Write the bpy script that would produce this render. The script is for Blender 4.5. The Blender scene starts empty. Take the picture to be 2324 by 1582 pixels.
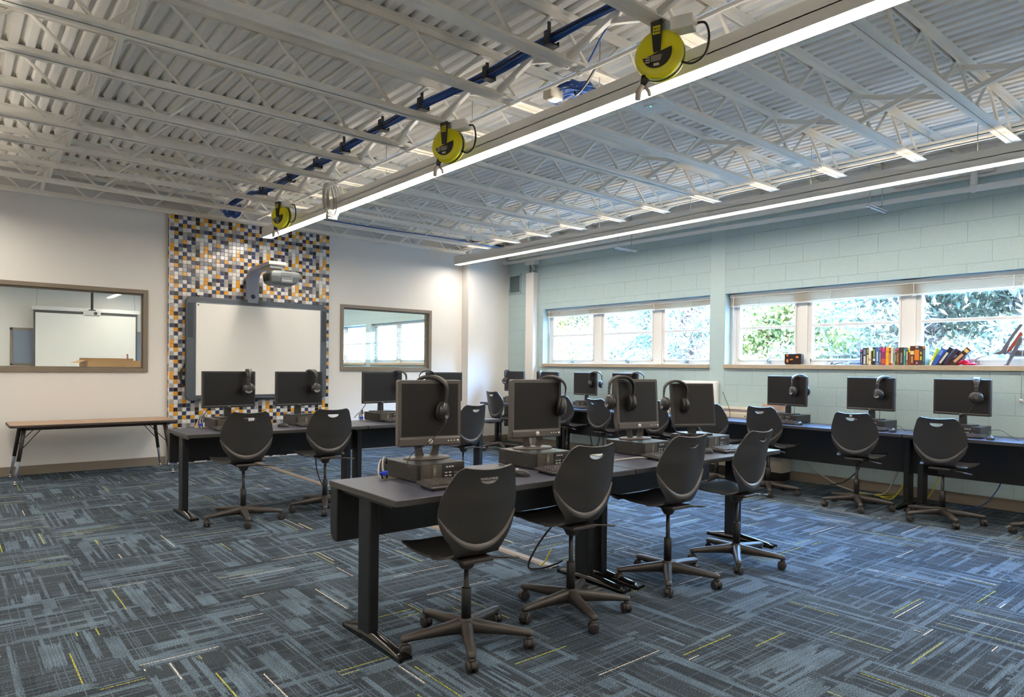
import bpy, math, random
from math import sin, cos, pi, radians, sqrt
from mathutils import Vector, Matrix, Euler
random.seed(7)
SC = bpy.context.scene
COL = SC.collection

# ------------------------------------------------------------------ helpers
def lin(h):
    h = h.lstrip('#')
    o = []
    for i in (0, 2, 4):
        c = int(h[i:i+2], 16) / 255.0
        o.append(c / 12.92 if c <= 0.04045 else ((c + 0.055) / 1.055) ** 2.4)
    return (o[0], o[1], o[2], 1.0)

class NT:
    """short-hand for building node trees"""
    def __init__(s, m):
        s.t = m.node_tree; s.n = s.t.nodes; s.l = s.t.links
    def add(s, k, **kw):
        n = s.n.new(k)
        for a, v in kw.items():
            setattr(n, a, v)
        return n
    def link(s, a, b):
        s.l.new(a, b)
    def math(s, op, a, b=None, clamp=False):
        n = s.n.new('ShaderNodeMath'); n.operation = op; n.use_clamp = clamp
        for i, v in enumerate((a, b)):
            if v is None: continue
            if isinstance(v, (int, float)): n.inputs[i].default_value = v
            else: s.l.new(v, n.inputs[i])
        return n.outputs[0]
    def mix(s, f, a, b):
        n = s.n.new('ShaderNodeMix'); n.data_type = 'RGBA'
        for i, v in ((0, f), (6, a), (7, b)):
            if isinstance(v, (int, float)): n.inputs[i].default_value = v
            elif isinstance(v, tuple): n.inputs[i].default_value = v
            else: s.l.new(v, n.inputs[i])
        return n.outputs[2]

def mat(name, col, rough=0.5, metal=0.0, spec=0.5, noise=0.0, nscale=40.0, bump=0.0, bscale=200.0, coat=0.0):
    m = bpy.data.materials.new(name); m.use_nodes = True
    b = m.node_tree.nodes['Principled BSDF']
    c = lin(col) if isinstance(col, str) else col
    b.inputs['Base Color'].default_value = c
    b.inputs['Roughness'].default_value = rough
    b.inputs['Metallic'].default_value = metal
    b.inputs['Specular IOR Level'].default_value = spec
    if coat: b.inputs['Coat Weight'].default_value = coat
    if noise or bump:
        q = NT(m)
        tc = q.add('ShaderNodeTexCoord')
    if noise:
        nz = q.add('ShaderNodeTexNoise'); nz.inputs['Scale'].default_value = nscale; nz.inputs['Detail'].default_value = 3
        q.link(tc.outputs['Object'], nz.inputs['Vector'])
        d = tuple(max(0, x * (1 - noise)) for x in c[:3]) + (1,)
        e = tuple(min(1, x * (1 + noise)) for x in c[:3]) + (1,)
        q.link(q.mix(nz.outputs['Fac'], d, e), b.inputs['Base Color'])
    if bump:
        nb = q.add('ShaderNodeTexNoise'); nb.inputs['Scale'].default_value = bscale; nb.inputs['Detail'].default_value = 2
        q.link(tc.outputs['Object'], nb.inputs['Vector'])
        bp = q.add('ShaderNodeBump'); bp.inputs['Strength'].default_value = bump; bp.inputs['Distance'].default_value = 0.004
        q.link(nb.outputs['Fac'], bp.inputs['Height']); q.link(bp.outputs['Normal'], b.inputs['Normal'])
    return m

def emit(name, col, strength):
    m = bpy.data.materials.new(name); m.use_nodes = True
    q = NT(m); q.n.remove(q.n['Principled BSDF'])
    e = q.add('ShaderNodeEmission'); e.inputs[0].default_value = lin(col) if isinstance(col, str) else col
    e.inputs[1].default_value = strength
    q.link(e.outputs[0], q.n['Material Output'].inputs[0])
    return m

class MB:
    """collects shapes and links them as ONE mesh object"""
    def __init__(s):
        s.v = []; s.f = []; s.sm = []; s.mi = []; s.cur = 0
    def _add(s, vs, fs, smooth=False):
        o = len(s.v); s.v += [tuple(x) for x in vs]
        for f in fs:
            s.f.append(tuple(i + o for i in f)); s.sm.append(smooth); s.mi.append(s.cur)
        return s
    def box(s, x0, x1, y0, y1, z0, z1, M=None):
        vs = [(x, y, z) for z in (z0, z1) for y in (y0, y1) for x in (x0, x1)]
        if M is not None: vs = [M @ Vector(v) for v in vs]
        return s._add(vs, [(0, 2, 3, 1), (4, 5, 7, 6), (0, 1, 5, 4), (2, 6, 7, 3), (0, 4, 6, 2), (1, 3, 7, 5)])
    def rbox(s, x0, x1, y0, y1, z0, z1, r, axis='z', n=5, M=None):
        """box with rounded edges parallel to the axis"""
        if axis == 'z': a0, a1, b0, b1, c0, c1 = x0, x1, y0, y1, z0, z1
        elif axis == 'y': a0, a1, b0, b1, c0, c1 = x0, x1, z0, z1, y0, y1
        else: a0, a1, b0, b1, c0, c1 = y0, y1, z0, z1, x0, x1
        pts = []
        for cx, cy, st in ((a1 - r, b1 - r, 0), (a0 + r, b1 - r, 90), (a0 + r, b0 + r, 180), (a1 - r, b0 + r, 270)):
            for i in range(n + 1):
                t = radians(st + 90 * i / n); pts.append((cx + r * cos(t), cy + r * sin(t)))
        return s.prism(pts, c0, c1, axis, M)
    def prism(s, pts, c0, c1, axis='z', M=None, smooth=False):
        def P(a, b, c):
            p = {'z': (a, b, c), 'y': (a, c, b), 'x': (c, a, b)}[axis]
            return M @ Vector(p) if M is not None else p
        n = len(pts)
        vs = [P(a, b, c0) for a, b in pts] + [P(a, b, c1) for a, b in pts]
        fs = [tuple(range(n - 1, -1, -1)), tuple(range(n, 2 * n))]
        o = len(s.v); s._add(vs, fs)
        for i in range(n):
            j = (i + 1) % n
            s.f.append((o + i, o + j, o + n + j, o + n + i)); s.sm.append(smooth); s.mi.append(s.cur)
        return s
    def cyl(s, p, q, r0, r1=None, n=16, cap=True):
        r1 = r0 if r1 is None else r1
        return s.sweep([p, q], [r0, r1], n, cap)
    def sweep(s, pts, r, n=8, cap=True, flat=1.0, up=None):
        pts = [Vector(p) for p in pts]
        if isinstance(r, (int, float)): r = [r] * len(pts)
        m = len(pts)
        T = []
        for i in range(m):
            a = pts[max(0, i - 1)]; b = pts[min(m - 1, i + 1)]
            d = b - a
            T.append(d.normalized() if d.length > 1e-9 else Vector((0, 0, 1)))
        u = Vector(up) if up is not None else (Vector((0, 0, 1)) if abs(T[0].z) < .9 else Vector((1, 0, 0)))
        u = (u - T[0] * u.dot(T[0])).normalized()
        vs = []
        for i in range(m):
            if up is not None: u = Vector(up)
            u = u - T[i] * u.dot(T[i])
            u = u.normalized() if u.length > 1e-6 else T[i].orthogonal().normalized()
            w = T[i].cross(u)
            for k in range(n):
                t = 2 * pi * k / n
                vs.append(pts[i] + (u * sin(t) * flat + w * cos(t)) * r[i])
        fs = []
        for i in range(m - 1):
            for k in range(n):
                a = i * n + k; b = i * n + (k + 1) % n
                fs.append((a, b, b + n, a + n))
        s._add(vs, fs, True)
        if cap:
            o = len(s.v) - len(vs)
            s.f += [tuple(o + k for k in range(n - 1, -1, -1)), tuple(o + (m - 1) * n + k for k in range(n))]
            s.sm += [False, False]; s.mi += [s.cur, s.cur]
        return s
    def lathe(s, prof, n=24, M=None):
        """profile of (r, z) turned about the z axis"""
        vs = []; fs = []; m = len(prof)
        for r, z in prof:
            for k in range(n):
                t = 2 * pi * k / n
                v = Vector((r * cos(t), r * sin(t), z)); vs.append(M @ v if M is not None else v)
        for i in range(m - 1):
            for k in range(n):
                a = i * n + k; b = i * n + (k + 1) % n
                fs.append((a, b, b + n, a + n))
        s._add(vs, fs, True)
        o = len(s.v) - len(vs)
        s.f += [tuple(o + k for k in range(n - 1, -1, -1)), tuple(o + (m - 1) * n + k for k in range(n))]
        s.sm += [False, False]; s.mi += [s.cur, s.cur]
        return s
    def grid(s, F, nu, nv, close=False):
        vs = [F(i / nu, j / nv) for j in range(nv + 1) for i in range(nu + 1)]
        fs = [(j * (nu + 1) + i, j * (nu + 1) + i + 1, (j + 1) * (nu + 1) + i + 1, (j + 1) * (nu + 1) + i) for j in range(nv) for i in range(nu)]
        return s._add(vs, fs, True)
    def ball(s, c, r, n=12, sc=(1, 1, 1), M=None):
        prof = [(max(1e-4, r * sin(pi * i / n)), -r * cos(pi * i / n)) for i in range(n + 1)]
        T = Matrix.Translation(Vector(c)) @ Matrix.Diagonal((sc[0], sc[1], sc[2], 1))
        return s.lathe(prof, n * 2, (M @ T) if M is not None else T)
    def mesh(s, name, mats):
        me = bpy.data.meshes.new(name)
        me.from_pydata(s.v, [], s.f)
        me.polygons.foreach_set('use_smooth', s.sm)
        mats = mats if isinstance(mats, (list, tuple)) else [mats]
        for m in mats: me.materials.append(m)
        if len(mats) > 1: me.polygons.foreach_set('material_index', s.mi)
        me.update()
        return me
    def obj(s, name, mats, parent=None, bevel=0.0, seg=2):
        o = bpy.data.objects.new(name, s.mesh(name, mats)); COL.objects.link(o)
        if parent is not None: o.parent = parent
        if bevel:
            b = o.modifiers.new('bevel', 'BEVEL'); b.width = bevel; b.segments = seg; b.limit_method = 'ANGLE'; b.angle_limit = radians(40)
        return o

def tag(o, label=None, cat=None, group=None, kind=None):
    if label: o['label'] = label
    if cat: o['category'] = cat
    if group: o['group'] = group
    if kind: o['kind'] = kind
    return o
def thing(name, label, cat, loc=(0, 0, 0), rz=0.0, group=None):
    o = bpy.data.objects.new(name, None); COL.objects.link(o)
    o.empty_display_size = 0.05
    o.location = loc; o.rotation_euler = (0, 0, rz)
    return tag(o, label, cat, group)
def struct(name, mb, m, parent=None, bevel=0.0):
    o = mb.obj(name, m, parent, bevel)
    if parent is None: o['kind'] = 'structure'
    return o
def kids(o): return [c for c in COL.objects if c.parent == o]
def dup(o, parent=None, loc=None, rz=None, label=None):
    """copy of a thing, its parts and their sub-parts"""
    c = o.copy(); COL.objects.link(c)
    if parent is not None: c.parent = parent
    for ch in kids_of[o.name] if o.name in kids_of else kids(o):
        dup(ch, c)
    if loc is not None: c.location = loc
    if rz is not None: c.rotation_euler = (0, 0, rz)
    if label: c['label'] = label
    return c
kids_of = {}
def text_obj(name, body, size, M, m, parent, depth=0.0008):
    cu = bpy.data.curves.new(name, 'FONT'); cu.body = body; cu.size = size; cu.extrude = depth; cu.align_x = 'CENTER'; cu.align_y = 'CENTER'
    cu.resolution_u = 2
    t = bpy.data.objects.new(name, cu); COL.objects.link(t)
    dg = bpy.context.evaluated_depsgraph_get(); dg.update()
    me = bpy.data.meshes.new_from_object(t.evaluated_get(dg))
    bpy.data.objects.remove(t)
    me.transform(M); me.materials.clear(); me.materials.append(m)
    o = bpy.data.objects.new(name, me); COL.objects.link(o)
    if parent is not None: o.parent = parent
    return o
def bez(p0, p1, p2, p3, n=14):
    p0, p1, p2, p3 = map(Vector, (p0, p1, p2, p3)); o = []
    for i in range(n + 1):
        t = i / n; u = 1 - t
        o.append(p0 * u ** 3 + p1 * 3 * u * u * t + p2 * 3 * u * t * t + p3 * t ** 3)
    return o
def catmull(pts, n=6):
    P = [Vector(p) for p in pts]; P = [P[0] * 2 - P[1]] + P + [P[-1] * 2 - P[-2]]; o = []
    for i in range(1, len(P) - 2):
        a, b, c, d = P[i - 1], P[i], P[i + 1], P[i + 2]
        for k in range(n):
            t = k / n
            o.append(0.5 * ((2 * b) + (c - a) * t + (2 * a - 5 * b + 4 * c - d) * t * t + (3 * b - a - 3 * c + d) * t ** 3))
    o.append(P[-2]); return o
def interp(x, tab):
    """smooth (monotone-ish cubic) interpolation in a table of (x, value)"""
    n = len(tab)
    if x <= tab[0][0]: return tab[0][1]
    if x >= tab[-1][0]: return tab[-1][1]
    for i in range(n - 1):
        if x <= tab[i + 1][0]:
            x0, y0 = tab[i]; x1, y1 = tab[i + 1]; h = x1 - x0; t = (x - x0) / h
            m0 = (y1 - tab[i - 1][1]) / (x1 - tab[i - 1][0]) if i > 0 else (y1 - y0) / h
            m1 = (tab[i + 2][1] - y0) / (tab[i + 2][0] - x0) if i < n - 2 else (y1 - y0) / h
            t2 = t * t; t3 = t2 * t
            return (2 * t3 - 3 * t2 + 1) * y0 + (t3 - 2 * t2 + t) * h * m0 + (-2 * t3 + 3 * t2) * y1 + (t3 - t2) * h * m1

# ------------------------------------------------------------------ materials
WHITE_WALL = mat('cream wall paint', '#e6e2dc', 0.75, bump=0.05, bscale=90)
CEIL = mat('cream ceiling paint', '#f9f5ee', 0.6, noise=0.03, nscale=12)
JOIST = mat('cream joist paint', '#faf5ea', 0.5)
TAUPE = mat('taupe frame paint', '#7d7161', 0.45)
BASE = mat('taupe vinyl base', '#85796a', 0.55)
BLACKMETAL = mat('black enamel steel', '#1b1b1d', 0.35, bump=0.03, bscale=400)
GLOSSBLACK = mat('gloss black foot', '#141312', 0.16)
CHAIRPL = mat('black chair plastic', '#343230', 0.42, bump=0.12, bscale=700)
CHAIRRIM = mat('chair rim with painted gloss', '#605c58', 0.32)  # lighter grey puts the gloss highlight of the black rim into its colour
CHAIRBASE = mat('black nylon chair base', '#393430', 0.4, bump=0.08, bscale=600)
RUBBER = mat('dark rubber', '#2b2726', 0.5)
MONPL = mat('black monitor plastic', '#2c2a2a', 0.38, bump=0.06, bscale=900)
GREYPL = mat('charcoal grey plastic', '#55504d', 0.4, bump=0.06, bscale=900)
SCREEN = mat('dark screen', '#1d1b1b', 0.42, spec=0.35)
SILVER = mat('silver plastic', '#c9c4bb', 0.3, metal=0.3)
CHROME = mat('bright steel', '#b9b5ae', 0.2, metal=1.0)
GALV = mat('galvanised steel', '#a8a8a2', 0.42, metal=0.6)
CASEPL = mat('black case steel', '#2a2726', 0.4)
CASEFRONT = mat('grey case mesh', '#5d574f', 0.4, metal=0.4, noise=0.5, nscale=260)
KEYPL = mat('black key plastic', '#45413f', 0.35)
BLUEPLUG = mat('blue connector plastic', '#2b46c8', 0.4)
CABLEBLK = mat('black cable', '#1d1b1a', 0.45)
CABLEBLUE = mat('blue data cable', '#1f4f9a', 0.45)
CABLEYEL = mat('yellow data cable', '#d8c92b', 0.45)
CABLEGREY = mat('grey cable', '#b9b3a8', 0.45)
YELLOW = mat('yellow reel paint', '#e0d412', 0.3)
WHITEPL = mat('white plastic', '#ecebe8', 0.35)
WHITEMET = mat('white enamel', '#e9e6e0', 0.38)
BEIGEMET = mat('beige enamel', '#d9d0bb', 0.45)
WBFRAME = mat('slate grey board frame', '#4d545b', 0.38)
WBSURF = mat('white board surface', '#f0ede6', 0.28)
ARMSIL = mat('grey blue arm plastic', '#a3a6b4', 0.35)
LAMIN = mat('worn laminate', '#ab8d73', 0.42, noise=0.12, nscale=9)
DARKEDGE = mat('dark brown vinyl edge', '#3a2f2a', 0.5, noise=0.25, nscale=60)
LEGGREY = mat('blue grey leg paint', '#77808f', 0.35)
DESKTOP = mat('dark blue grey laminate', '#3c3d4b', 0.4, noise=0.06, nscale=180)
DESKEDGE = mat('dark desk edge band', '#3a3836', 0.4)
CARDB = mat('cardboard', '#c69a62', 0.7, noise=0.08, nscale=30)
SILLW = mat('tan sill stone', '#b5a58c', 0.45, noise=0.15, nscale=35)
SLAT = mat('cream blind slat', '#f1eee6', 0.4)
def _slat():
    q = NT(SLAT); p = q.n['Principled BSDF']; tr = q.add('ShaderNodeBsdfTranslucent'); tr.inputs[0].default_value = (.85, .82, .74, 1); mx = q.add('ShaderNodeMixShader'); mx.inputs[0].default_value = .3
    q.link(p.outputs[0], mx.inputs[1]); q.link(tr.outputs[0], mx.inputs[2]); q.link(mx.outputs[0], q.n['Material Output'].inputs[0])
_slat()
COVERSTRIP = mat('taupe cable cover', '#756656', 0.5)
LENS = emit('lamp lens', (1.0, 0.905, 0.79, 1), 29.0)
CEILFILL = emit('added ceiling fill glow', (1.0, 0.905, 0.79, 1), 30.0)  # glow added on the lamp tops to brighten the ceiling
GREENLED = emit('green led', '#30ff80', 3.0)

def glass_mat(name, fac=0.07, tint=(0.97, 1, 0.99, 1)):
    m = bpy.data.materials.new(name); m.use_nodes = True
    q = NT(m); q.n.remove(q.n['Principled BSDF'])
    t = q.add('ShaderNodeBsdfTransparent'); t.inputs[0].default_value = tint
    g = q.add('ShaderNodeBsdfGlossy'); g.inputs['Roughness'].default_value = 0.02
    mx = q.add('ShaderNodeMixShader'); mx.inputs[0].default_value = fac
    q.link(t.outputs[0], mx.inputs[1]); q.link(g.outputs[0], mx.inputs[2])
    q.link(mx.outputs[0], q.n['Material Output'].inputs[0])
    return m
GLASS = glass_mat('window glass', 0.06)

def block_mat():
    """blue painted concrete block: courses in a running bond, pitted face"""
    m = bpy.data.materials.new('blue painted block'); m.use_nodes = True
    q = NT(m); b = q.n['Principled BSDF']; b.inputs['Roughness'].default_value = 0.5
    g = q.add('ShaderNodeNewGeometry'); sp = q.add('ShaderNodeSeparateXYZ'); q.link(g.outputs['Position'], sp.inputs[0])
    cb = q.add('ShaderNodeCombineXYZ'); q.link(sp.outputs[1], cb.inputs[0]); q.link(q.math('SUBTRACT', sp.outputs[2], 0.055), cb.inputs[1])
    br = q.add('ShaderNodeTexBrick'); q.link(cb.outputs[0], br.inputs['Vector'])
    br.inputs['Scale'].default_value = 1.0; br.inputs['Brick Width'].default_value = 0.43; br.inputs['Row Height'].default_value = 0.2165
    br.inputs['Mortar Size'].default_value = 0.004; br.inputs['Mortar Smooth'].default_value = 0.6
    nz = q.add('ShaderNodeTexNoise'); nz.inputs['Scale'].default_value = 70; nz.inputs['Detail'].default_value = 5; q.link(g.outputs['Position'], nz.inputs['Vector'])
    c = lin('#b4c8c8'); d = lin('#a3b8ba'); mo = lin('#93a8ab')
    q.link(q.mix(q.math('MULTIPLY', br.outputs['Fac'], 0.7), q.mix(nz.outputs['Fac'], c, d), mo), b.inputs['Base Color'])
    h = q.math('SUBTRACT', q.math('MULTIPLY', nz.outputs['Fac'], 0.45), br.outputs['Fac'])
    bp = q.add('ShaderNodeBump'); bp.inputs['Strength'].default_value = 0.5; bp.inputs['Distance'].default_value = 0.006
    q.link(h, bp.inputs['Height']); q.link(bp.outputs['Normal'], b.inputs['Normal'])
    return m
BLOCK = block_mat()
BLUESMOOTH = mat('smooth blue paint', '#b2c6c7', 0.5, bump=0.06, bscale=60)

def carpet_mat():
    m = bpy.data.materials.new('patterned carpet tile'); m.use_nodes = True
    q = NT(m); b = q.n['Principled BSDF']; b.inputs['Roughness'].default_value = 0.95; b.inputs['Specular IOR Level'].default_value = 0.15
    g = q.add('ShaderNodeNewGeometry'); sp = q.add('ShaderNodeSeparateXYZ'); q.link(g.outputs['Position'], sp.inputs[0])
    X, Y = sp.outputs[0], sp.outputs[1]
    S = 0.66
    tx = q.math('FLOOR', q.math('DIVIDE', X, S)); ty = q.math('FLOOR', q.math('DIVIDE', Y, S))
    par = q.math('FLOORED_MODULO', q.math('ADD', tx, ty), 2.0)   # quarter-turned tiles
    tid = q.math('ADD', q.math('MULTIPLY', tx, 17.3), q.math('MULTIPLY', ty, 5.7))
    inv = q.math('SUBTRACT', 1.0, par)
    def sel(a, c): return q.math('ADD', q.math('MULTIPLY', a, inv), q.math('MULTIPLY', c, par))
    U = sel(X, Y); V = sel(Y, X)
    # ragged ends of the streaks
    jit = q.add('ShaderNodeTexWhiteNoise'); jit.noise_dimensions = '1D'
    q.link(q.math('FLOOR', q.math('MULTIPLY', V, 330.0)), jit.inputs['W'])
    Uj = q.math('ADD', U, q.math('MULTIPLY', jit.outputs['Value'], 0.05))
    def layer(h, L, seed, thr, useU=None, useV=None):
        row = q.math('FLOOR', q.math('DIVIDE', useV or V, h))
        w1 = q.add('ShaderNodeTexWhiteNoise'); w1.noise_dimensions = '2D'
        c1 = q.add('ShaderNodeCombineXYZ'); q.link(row, c1.inputs[0]); q.link(q.math('ADD', tid, seed), c1.inputs[1]); q.link(c1.outputs[0], w1.inputs['Vector'])
        seg = q.math('FLOOR', q.math('ADD', q.math('DIVIDE', useU or Uj, L), q.math('MULTIPLY', w1.outputs['Value'], 9.0)))
        w2 = q.add('ShaderNodeTexWhiteNoise'); w2.noise_dimensions = '3D'
        c2 = q.add('ShaderNodeCombineXYZ'); q.link(row, c2.inputs[0]); q.link(seg, c2.inputs[1]); q.link(q.math('ADD', tid, seed * 1.7), c2.inputs[2]); q.link(c2.outputs[0], w2.inputs['Vector'])
        return q.math('GREATER_THAN', w2.outputs['Value'], thr)
    big = layer(0.085, 0.30, 3.1, 0.90)
    mid = layer(0.028, 0.38, 11.7, 0.90)
    mid2 = layer(0.016, 0.55, 17.7, 0.88)
    fine = layer(0.006, 0.60, 23.9, 0.86)
    cross = layer(0.005, 0.55, 57.1, 0.90, useU=V, useV=U)
    crossb = layer(0.03, 0.30, 63.1, 0.955, useU=V, useV=U)
    dark = layer(0.060, 0.40, 41.3, 0.62)
    yel = layer(0.0065, 0.40, 71.9, 0.9938, useU=U)
    crm = layer(0.006, 0.42, 97.7, 0.9955, useU=U)
    fib = q.add('ShaderNodeTexNoise'); fib.inputs['Scale'].default_value = 170; fib.inputs['Detail'].default_value = 3; q.link(g.outputs['Position'], fib.inputs['Vector'])
    fib2 = q.add('ShaderNodeTexNoise'); fib2.inputs['Scale'].default_value = 420; q.link(g.outputs['Position'], fib2.inputs['Vector'])
    patch = q.add('ShaderNodeTexNoise'); patch.inputs['Scale'].default_value = 5; patch.inputs['Detail'].default_value = 2; q.link(g.outputs['Position'], patch.inputs['Vector'])
    # weave lines that fade within each streak
    thr = q.add('ShaderNodeTexWhiteNoise'); thr.noise_dimensions = '2D'
    ct = q.add('ShaderNodeCombineXYZ'); q.link(q.math('FLOOR', q.math('MULTIPLY', V, 210.0)), ct.inputs[0]); q.link(tid, ct.inputs[1]); q.link(ct.outputs[0], thr.inputs['Vector'])
    light = q.math('MAXIMUM', q.math('MULTIPLY', q.math('MAXIMUM', big, mid), q.math('ADD', 0.45, q.math('MULTIPLY', thr.outputs['Value'], 0.45))), q.math('MAXIMUM', q.math('MULTIPLY', mid2, 0.62), q.math('MULTIPLY', fine, 0.42)))
    light = q.math('MAXIMUM', light, q.math('MAXIMUM', q.math('MULTIPLY', cross, 0.5), q.math('MULTIPLY', crossb, 0.6)))
    worn = q.math('MULTIPLY', light, q.math('ADD', 0.10, q.math('MULTIPLY', patch.outputs['Fac'], 1.2)), clamp=True)
    base = q.mix(q.math('MULTIPLY', dark, q.math('ADD', 0.25, q.math('MULTIPLY', thr.outputs['Value'], 0.6))), lin('#394148'), lin('#293037'))
    spk = q.math('MULTIPLY', q.math('SUBTRACT', fib.outputs['Fac'], 0.5), 3.8)
    spk = q.math('ADD', spk, q.math('MULTIPLY', q.math('SUBTRACT', fib2.outputs['Fac'], 0.5), 3.2))
    c = q.mix(worn, base, lin('#708494'))
    c = q.mix(q.math('MULTIPLY', q.math('MULTIPLY', yel, q.math('GREATER_THAN', fib.outputs['Fac'], 0.46)), 0.85), c, lin('#b7b23a'))
    c = q.mix(q.math('MULTIPLY', q.math('MULTIPLY', crm, q.math('GREATER_THAN', fib.outputs['Fac'], 0.44)), 0.85), c, lin('#e4d3bd'))
    hs = q.add('ShaderNodeHueSaturation'); q.link(q.math('ADD', 1.0, spk), hs.inputs['Value']); q.link(c, hs.inputs['Color'])
    q.link(hs.outputs[0], b.inputs['Base Color'])
    bp = q.add('ShaderNodeBump'); bp.inputs['Strength'].default_value = 0.5; bp.inputs['Distance'].default_value = 0.004
    q.link(fib2.outputs['Fac'], bp.inputs['Height']); q.link(bp.outputs['Normal'], b.inputs['Normal'])
    return m
CARPET = carpet_mat()

# ------------------------------------------------------------------ camera
H = 1.34
cam = bpy.data.cameras.new('camera'); co = bpy.data.objects.new('camera', cam); COL.objects.link(co)
yaw, pitch, roll = radians(39.8275), radians(-0.715), radians(0.6514)
fw = Vector((sin(yaw), cos(yaw), 0)); rt = Vector((cos(yaw), -sin(yaw), 0)); up = Vector((0, 0, 1))
f2 = fw * cos(pitch) + up * sin(pitch); u2 = -fw * sin(pitch) + up * cos(pitch)
r3 = rt * cos(roll) + u2 * sin(roll); u3 = -rt * sin(roll) + u2 * cos(roll)
co.matrix_world = Matrix(((r3.x, u3.x, -f2.x, 0), (r3.y, u3.y, -f2.y, 0), (r3.z, u3.z, -f2.z, H), (0, 0, 0, 1)))
cam.sensor_fit = 'HORIZONTAL'; cam.sensor_width = 36.0; cam.lens = 36.0 * 1546.3 / 2324
cam.shift_y = (852.6 - 791) / 2324; cam.clip_start = 0.02; cam.clip_end = 200
SC.camera = co

# ------------------------------------------------------------------ room shell
XL, XW, YB, YW = -1.35, 7.95, -1.35, 9.85
YN, YE = 9.97, 19.7            # room behind the interior windows
ZD = 3.605
m = MB(); m.box(XL - .1, 8.3, YB - .1, YE + .1, -0.12, 0.0); struct('floor', m, CARPET)

def deck_mesh():
    m = MB(); p = 0.100; x = XL - .1; pts = []
    while x < 8.25:
        pts += [(x, ZD + .002), (x + .008, ZD), (x + .046, ZD), (x + .054, ZD + .002), (x + .066, ZD + .038), (x + .088, ZD + .038)]
        x += p
    pts.append((x, ZD))
    for (y0, y1) in ((YB - .1, YW + .06), (YW + .06, YE + .1)):
        vs = [(a, y0, b) for a, b in pts] + [(a, y1, b) for a, b in pts]
        n = len(pts)
        m._add(vs, [(i + 1, i, n + i, n + i + 1) for i in range(n - 1)])
    m.box(XL - .1, 8.35, YB - .1, YE + .1, ZD + .06, ZD + .2)
    return m
struct('ceiling', deck_mesh(), CEIL)

def wall_y(y0, y1, x0, x1, z0, z1, holes):
    """wall in a plane of constant y, holes as (x0, x1, z0, z1)"""
    m = MB(); xs = sorted(set([x0, x1] + [h[0] for h in holes] + [h[1] for h in holes]))
    for a, b in zip(xs, xs[1:]):
        hs = [h for h in holes if h[0] <= a + 1e-6 and h[1] >= b - 1e-6]
        if hs:
            m.box(a, b, y0, y1, z0, hs[0][2]); m.box(a, b, y0, y1, hs[0][3], z1)
        else: m.box(a, b, y0, y1, z0, z1)
    return m
def wall_x(x0, x1, y0, y1, z0, z1, holes):
    m = MB(); ys = sorted(set([y0, y1] + [h[0] for h in holes] + [h[1] for h in holes]))
    for a, b in zip(ys, ys[1:]):
        hs = [h for h in holes if h[0] <= a + 1e-6 and h[1] >= b - 1e-6]
        if hs:
            m.box(x0, x1, a, b, z0, hs[0][2]); m.box(x0, x1, a, b, hs[0][3], z1)
        else: m.box(x0, x1, a, b, z0, z1)
    return m
W3 = (-0.45, 2.005, 1.25, 2.252)     # clear openings of the interior windows
W4 = (4.76, 6.37, 1.28, 2.257)
w = wall_y(YW, YN, XL - .1, XW, 0, ZD + .05, [W3, W4]); 
struct('wall_far', w, WHITE_WALL); struct('wall_corner', MB().box(7.04, XW, 9.65, YW, 0, 3.52), WHITE_WALL)
WZ0, WZ1 = 1.36, 2.348
H1 = (5.37, 8.71, WZ0, WZ1); H2 = (0.62, 5.14, WZ0, WZ1); H5 = (11.0, 14.9, WZ0, WZ1); H6 = (15.16, 18.9, WZ0, WZ1)
struct('wall_right', wall_x(XW, 8.25, YB - .1, YE + .1, 0, 3.30, [H1, H2, H5, H6]), BLOCK)
m = MB(); m.box(XW - .004, XW + .02, 5.142, 5.368, 0.11, 3.29); struct('trim_1', m, BLUESMOOTH)
m = MB(); m.box(XW - .03, 8.25, YB, YW, 3.295, ZD + .05); m.box(XW - .045, XW, YB, YW, 3.285, 3.30); m.box(XW - .02, 8.25, YN, YE, 3.295, ZD + .05); struct('trim_2', m, CEIL)
m = MB(); m.box(XL - .12, XL, YB - .1, YE + .1, 0, ZD + .05); struct('wall_left', m, WHITE_WALL)
m = MB(); m.box(XL, XW, YB - .12, YB, 0, ZD + .05); struct('wall_back', m, WHITE_WALL)
m = MB(); m.box(XL, XW, YE, YE + .12, 0, ZD + .05); struct('wall_beyond', m, WHITE_WALL)
def basey(x0, x1, y): return MB().box(x0, x1, y - .008, y, 0, .108)
m = basey(XL, 2.25, YW); m.box(4.535, 7.04, YW - .008, YW, 0, .108); m.box(7.032, 7.04, 9.642, YW, 0, .108); m.box(7.032, XW, 9.642, 9.65, 0, .108)
struct('baseboard_far', m, BASE, bevel=.002)
m = MB(); m.box(XW - .008, XW, YB, 9.64, 0, .112); struct('baseboard_right', m, BASE, bevel=.002)

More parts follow.
